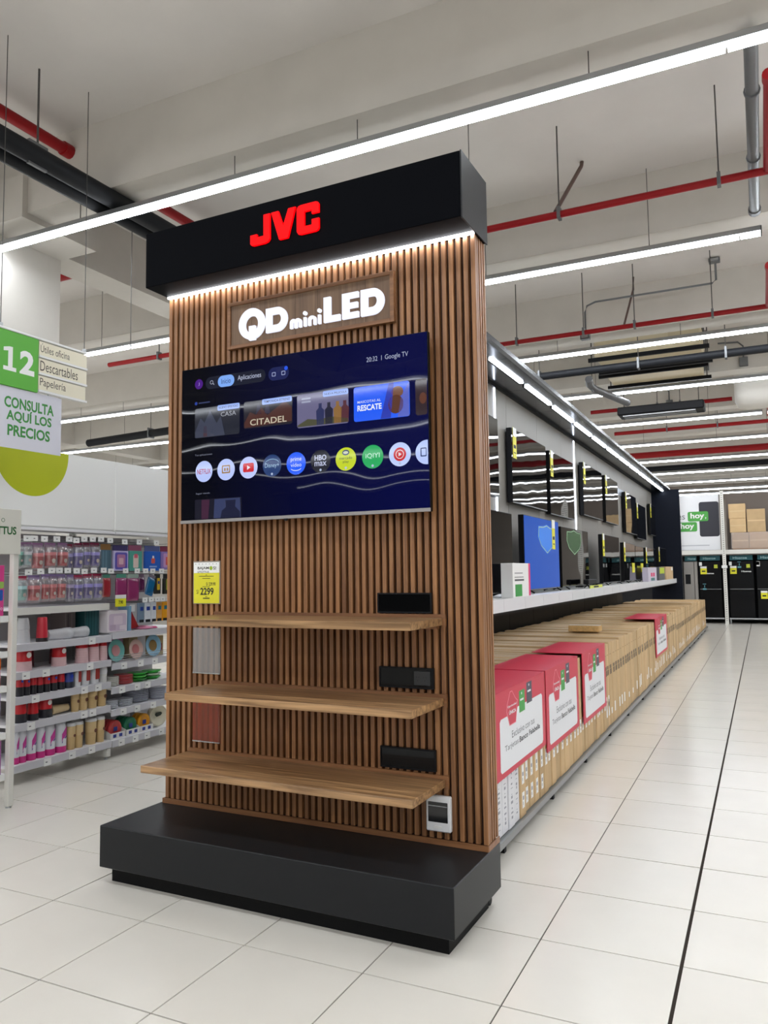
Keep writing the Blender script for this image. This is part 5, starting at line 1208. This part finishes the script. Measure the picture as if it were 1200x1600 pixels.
plate_stack(2.75, .6405, .092, 7, [(206, 84, 88), (216, 120, 124), (206, 84, 88)], 'stack of coral red plates on the right unit second shelf')
def bowl_stack(y, label, c2):
    t = thing('plate_pack', label, 'plate stack', (-2.21, y, .6405))
    for k, c in enumerate(((40, 150, 50), c2, (60, 190, 70))):
        part(B().lathe([(.06, 0), (.095, .022), (.097, .026), (.08, .028)], 20, (-2.215 + k * .004, y, .6405 + k * .029)), 'plate', MC(c, .3), t)
bowl_stack(2.94, 'stack of bright green plastic plates', (96, 200, 90)); bowl_stack(3.14, 'stack of green and white plates near the slats', (226, 232, 216))
plate_stack(2.565, .4355, .08, 6, [(214, 216, 224)], 'low stack of clear plates at the third shelf left')
plate_stack(2.745, .4355, .095, 5, [(220, 222, 230)], 'low stack of clear plates at the third shelf centre')
plate_stack(2.98, .4355, .13, 10, [(206, 208, 224), (222, 224, 234)], 'tall stack of large clear plates on the third shelf', x=-2.27)
plate_stack(3.22, .4355, .1, 9, [(206, 206, 222), (220, 222, 232)], 'tall stack of clear plates near the wooden slats')
# display trays with discs on the bottom right shelf
def tray(y0, y1, col, label, n, r):
    z = .1605
    t = thing('display_tray', 'white cardboard tray holding ' + label, 'tray', (-2.2, (y0 + y1) / 2, z), 'white cardboard trays')
    b = M('tray_white', (226, 224, 220), .6)
    part(B().box(-2.115, -2.112, y0, y1, z, z + .055), 'front_lip', b, t)
    part(B().poly([(0, 0), (.3, 0), (.3, .15), (.24, .15), (0, .055)], (-2.112, y0 + .003, z), (-1, 0, 0), UZ, .003), 'side', b, t)
    part(B().poly([(0, 0), (.3, 0), (.3, .15), (.24, .15), (0, .055)], (-2.112, y1, z), (-1, 0, 0), UZ, .003), 'side', b, t)
    part(B().box(-2.41, -2.1155, y0 + .0035, y1 - .0035, z, z + .003), 'tray_floor', b, t)
    for k in range(2):
        c = y0 + (y1 - y0) * (.3 + .42 * k)
        part(B().poly(rr(c - .02, c + .02, z + .012, z + .042, .003, 2), (-2.1115, 0, 0), UY, UZ), 'blue_print', MC((46, 60, 140), .5), t)
    cy = (y0 + y1) / 2
    for k in range(n):
        q = thing('tape_disc', 'round %s, %s from the front of its tray' % (label, nth(k)), 'disc', (-2.14 - k * .04, cy, z + .0035), 'round discs in the white trays')
        part(B().lathe([(r * .96, 0), (r, .004), (r, .026), (r * .96, .03), (r * .7, .03), (r * .68, .026), (r * .3, .026)], 24, (-2.17 - k * .04, cy, z + r + .006), (1, 0, 0)), 'disc', MC(col, .4), q)
        if k == 0:
            part(B().poly(rr(cy - r * .3, cy + r * .3, z + r - .015, z + r + .025, .004, 2), (-2.1392, 0, 0), UY, UZ), 'blue_sticker', MC((40, 60, 150), .5), q)
tray(2.5, 2.68, (200, 66, 66), 'red plastic plates', 5, .08)
tray(2.70, 2.875, (36, 124, 88), 'green plastic plates', 4, .078)
tray(2.88, 3.06, (232, 158, 26), 'orange plastic plates', 3, .08)
def cream_plate():
    t = thing('round_box', 'round cream box with a dark print on the bottom shelf', 'round box', (-2.18, 3.19, .1605))
    part(B().lathe([(.1, 0), (.105, .006), (.105, .05), (.1, .058), (.088, .058), (.085, .05), (.02, .05)], 28, (-2.2, 3.19, .268), (1, -.25, .06)), 'box_body', MC((226, 220, 196), .45), t)
    part(B().poly([(-.04, 0), (-.03, .02), (.03, .025), (.045, .01), (.03, -.01), (-.02, -.02)], (-2.147, 3.175, .28), (.24, .97, 0), UZ), 'print', MC((60, 66, 56), .5), t)
cream_plate()
# ================================================================== near left rack
def build_near_rack():
    x = -1.617; post = 1.02
    t = thing('end_rack', 'white end rack of crafts at the left edge with a small sign', 'rack', (x, .6, 0))
    part(B().box(x - .05, x - .002, post, post + .045, .012, 2.17), 'upright', rack_white, t, .003)
    part(B().box(x - .05, x - .002, -.2, -.155, .012, 2.17), 'upright', rack_white, t, .003)
    for yy in (post + .022, -.178):
        part(B().tube([(x - .026, yy, 0), (x - .026, yy, .02)], .01, 8).lathe([(.022, 0), (.022, .004), (.01, .01)], 10, (x - .026, yy, 0)), 'foot', alu, t)
    part(B().box(x - .46, x - .45, -.2, post + .045, .2, 2.1), 'back_panel', MC((190, 188, 184), .6), t)
    for z in (.235, .53, .87, 1.12, 1.38):
        s = part(B().box(x - .449, x - .052, -.154, post + .03, z - .02, z), 'shelf', shelf_lt, t)
        part(B().box(x - .05, x - .04, -.154, post - .001, z - .04, z), 'shelf_front', rack_white, s)
        part(B().box(x - .039, x - .036, post - .075, post - .005, z - .035, z + .01), 'price_label', label_white, s)
    sg = part(B().box(x - .002, x + .012, -.2, 1.068, 1.84, 2.175), 'sign_panel', M('sign_panel', (214, 212, 202), .5), t, .003)
    part(B().text('TOTTUS', (x + .0128, .76, 1.985), UY, UZ, .265, .06, .03), 'lettering', M('sign_dark_green', (24, 92, 40), .55), sg)
    part(B().text('O', (x + .0128, .895, 2.075), UY, UZ, .03, .03), 'lettering', M('sign_dark_green', (24, 92, 40), .55), sg)
    def bx(y0, y1, z0, z1, col, label, prints=(), xx=x - .06, th=.12, name='craft_box'):
        o = thing(name, label, 'box', (xx - th / 2, (y0 + y1) / 2, z0), 'goods on the left end rack')
        part(B().box(xx - th, xx, y0, y1, z0, z1), 'body', MC(col, .4), o, .003)
        for kk, (a, b_, c, d_, cc) in enumerate(prints):
            part(B().poly(rr(a, b_, c, d_, min(.008, (d_ - c) * .3), 3), (xx + .0005 + .0005 * kk, 0, 0), UY, UZ), 'print', MC(cc, .4), o)
        return o
    p = bx(.72, .99, 1.3805, 1.76, (214, 66, 140), 'pink packet with blue and orange prints at the left edge', [(.86, .935, 1.66, 1.72, (220, 120, 30)), (.86, .98, 1.5, 1.58, (40, 90, 180)), (.88, .985, 1.59, 1.64, (150, 190, 90))], th=.06)
    part(B().text('Folo', (x - .0588, .915, 1.43), UY, UZ, .065, .03, .02), 'lettering', MC((240, 200, 226), .5), p)
    bx(.6, .96, 1.1205, 1.35, (226, 112, 24), 'orange and teal craft pack at the left edge', [(.88, .955, 1.13, 1.19, (20, 130, 150))])
    p = bx(.6, .98, .8705, 1.085, (232, 116, 28), 'orange box above a lilac card at the left edge', [(.6, .975, .8725, 1.0, (200, 186, 220)), (.88, .96, .96, 1.0, (226, 214, 150))])
    part(B().text('a', (x - .0588, .93, 1.04), UY, UZ, .02, .022, .02), 'lettering', label_white, p)
    bx(.6, .985, .5305, .64, (228, 224, 214), 'white striped pack above the bottom rack shelf', [(.9, .97, .56, .57, (130, 50, 50)), (.9, .97, .6, .61, (130, 50, 50))])
    bx(.6, .985, .6405, .83, (190, 176, 214), 'lilac patterned card pack at the left edge', [(.9, .94, .7, .74, (150, 130, 190)), (.94, .98, .76, .8, (150, 130, 190)), (.6, .98, .642, .665, (24, 140, 120))])
    bx(.6, 1.0, .2355, .50, (158, 96, 150), 'purple box of round stickers on the bottom rack shelf', [(.95, .985, .26 + k * .058, .30 + k * .058, ((226, 170, 60), (210, 90, 80), (90, 80, 170), (230, 160, 70))[k]) for k in range(4)])
build_near_rack()
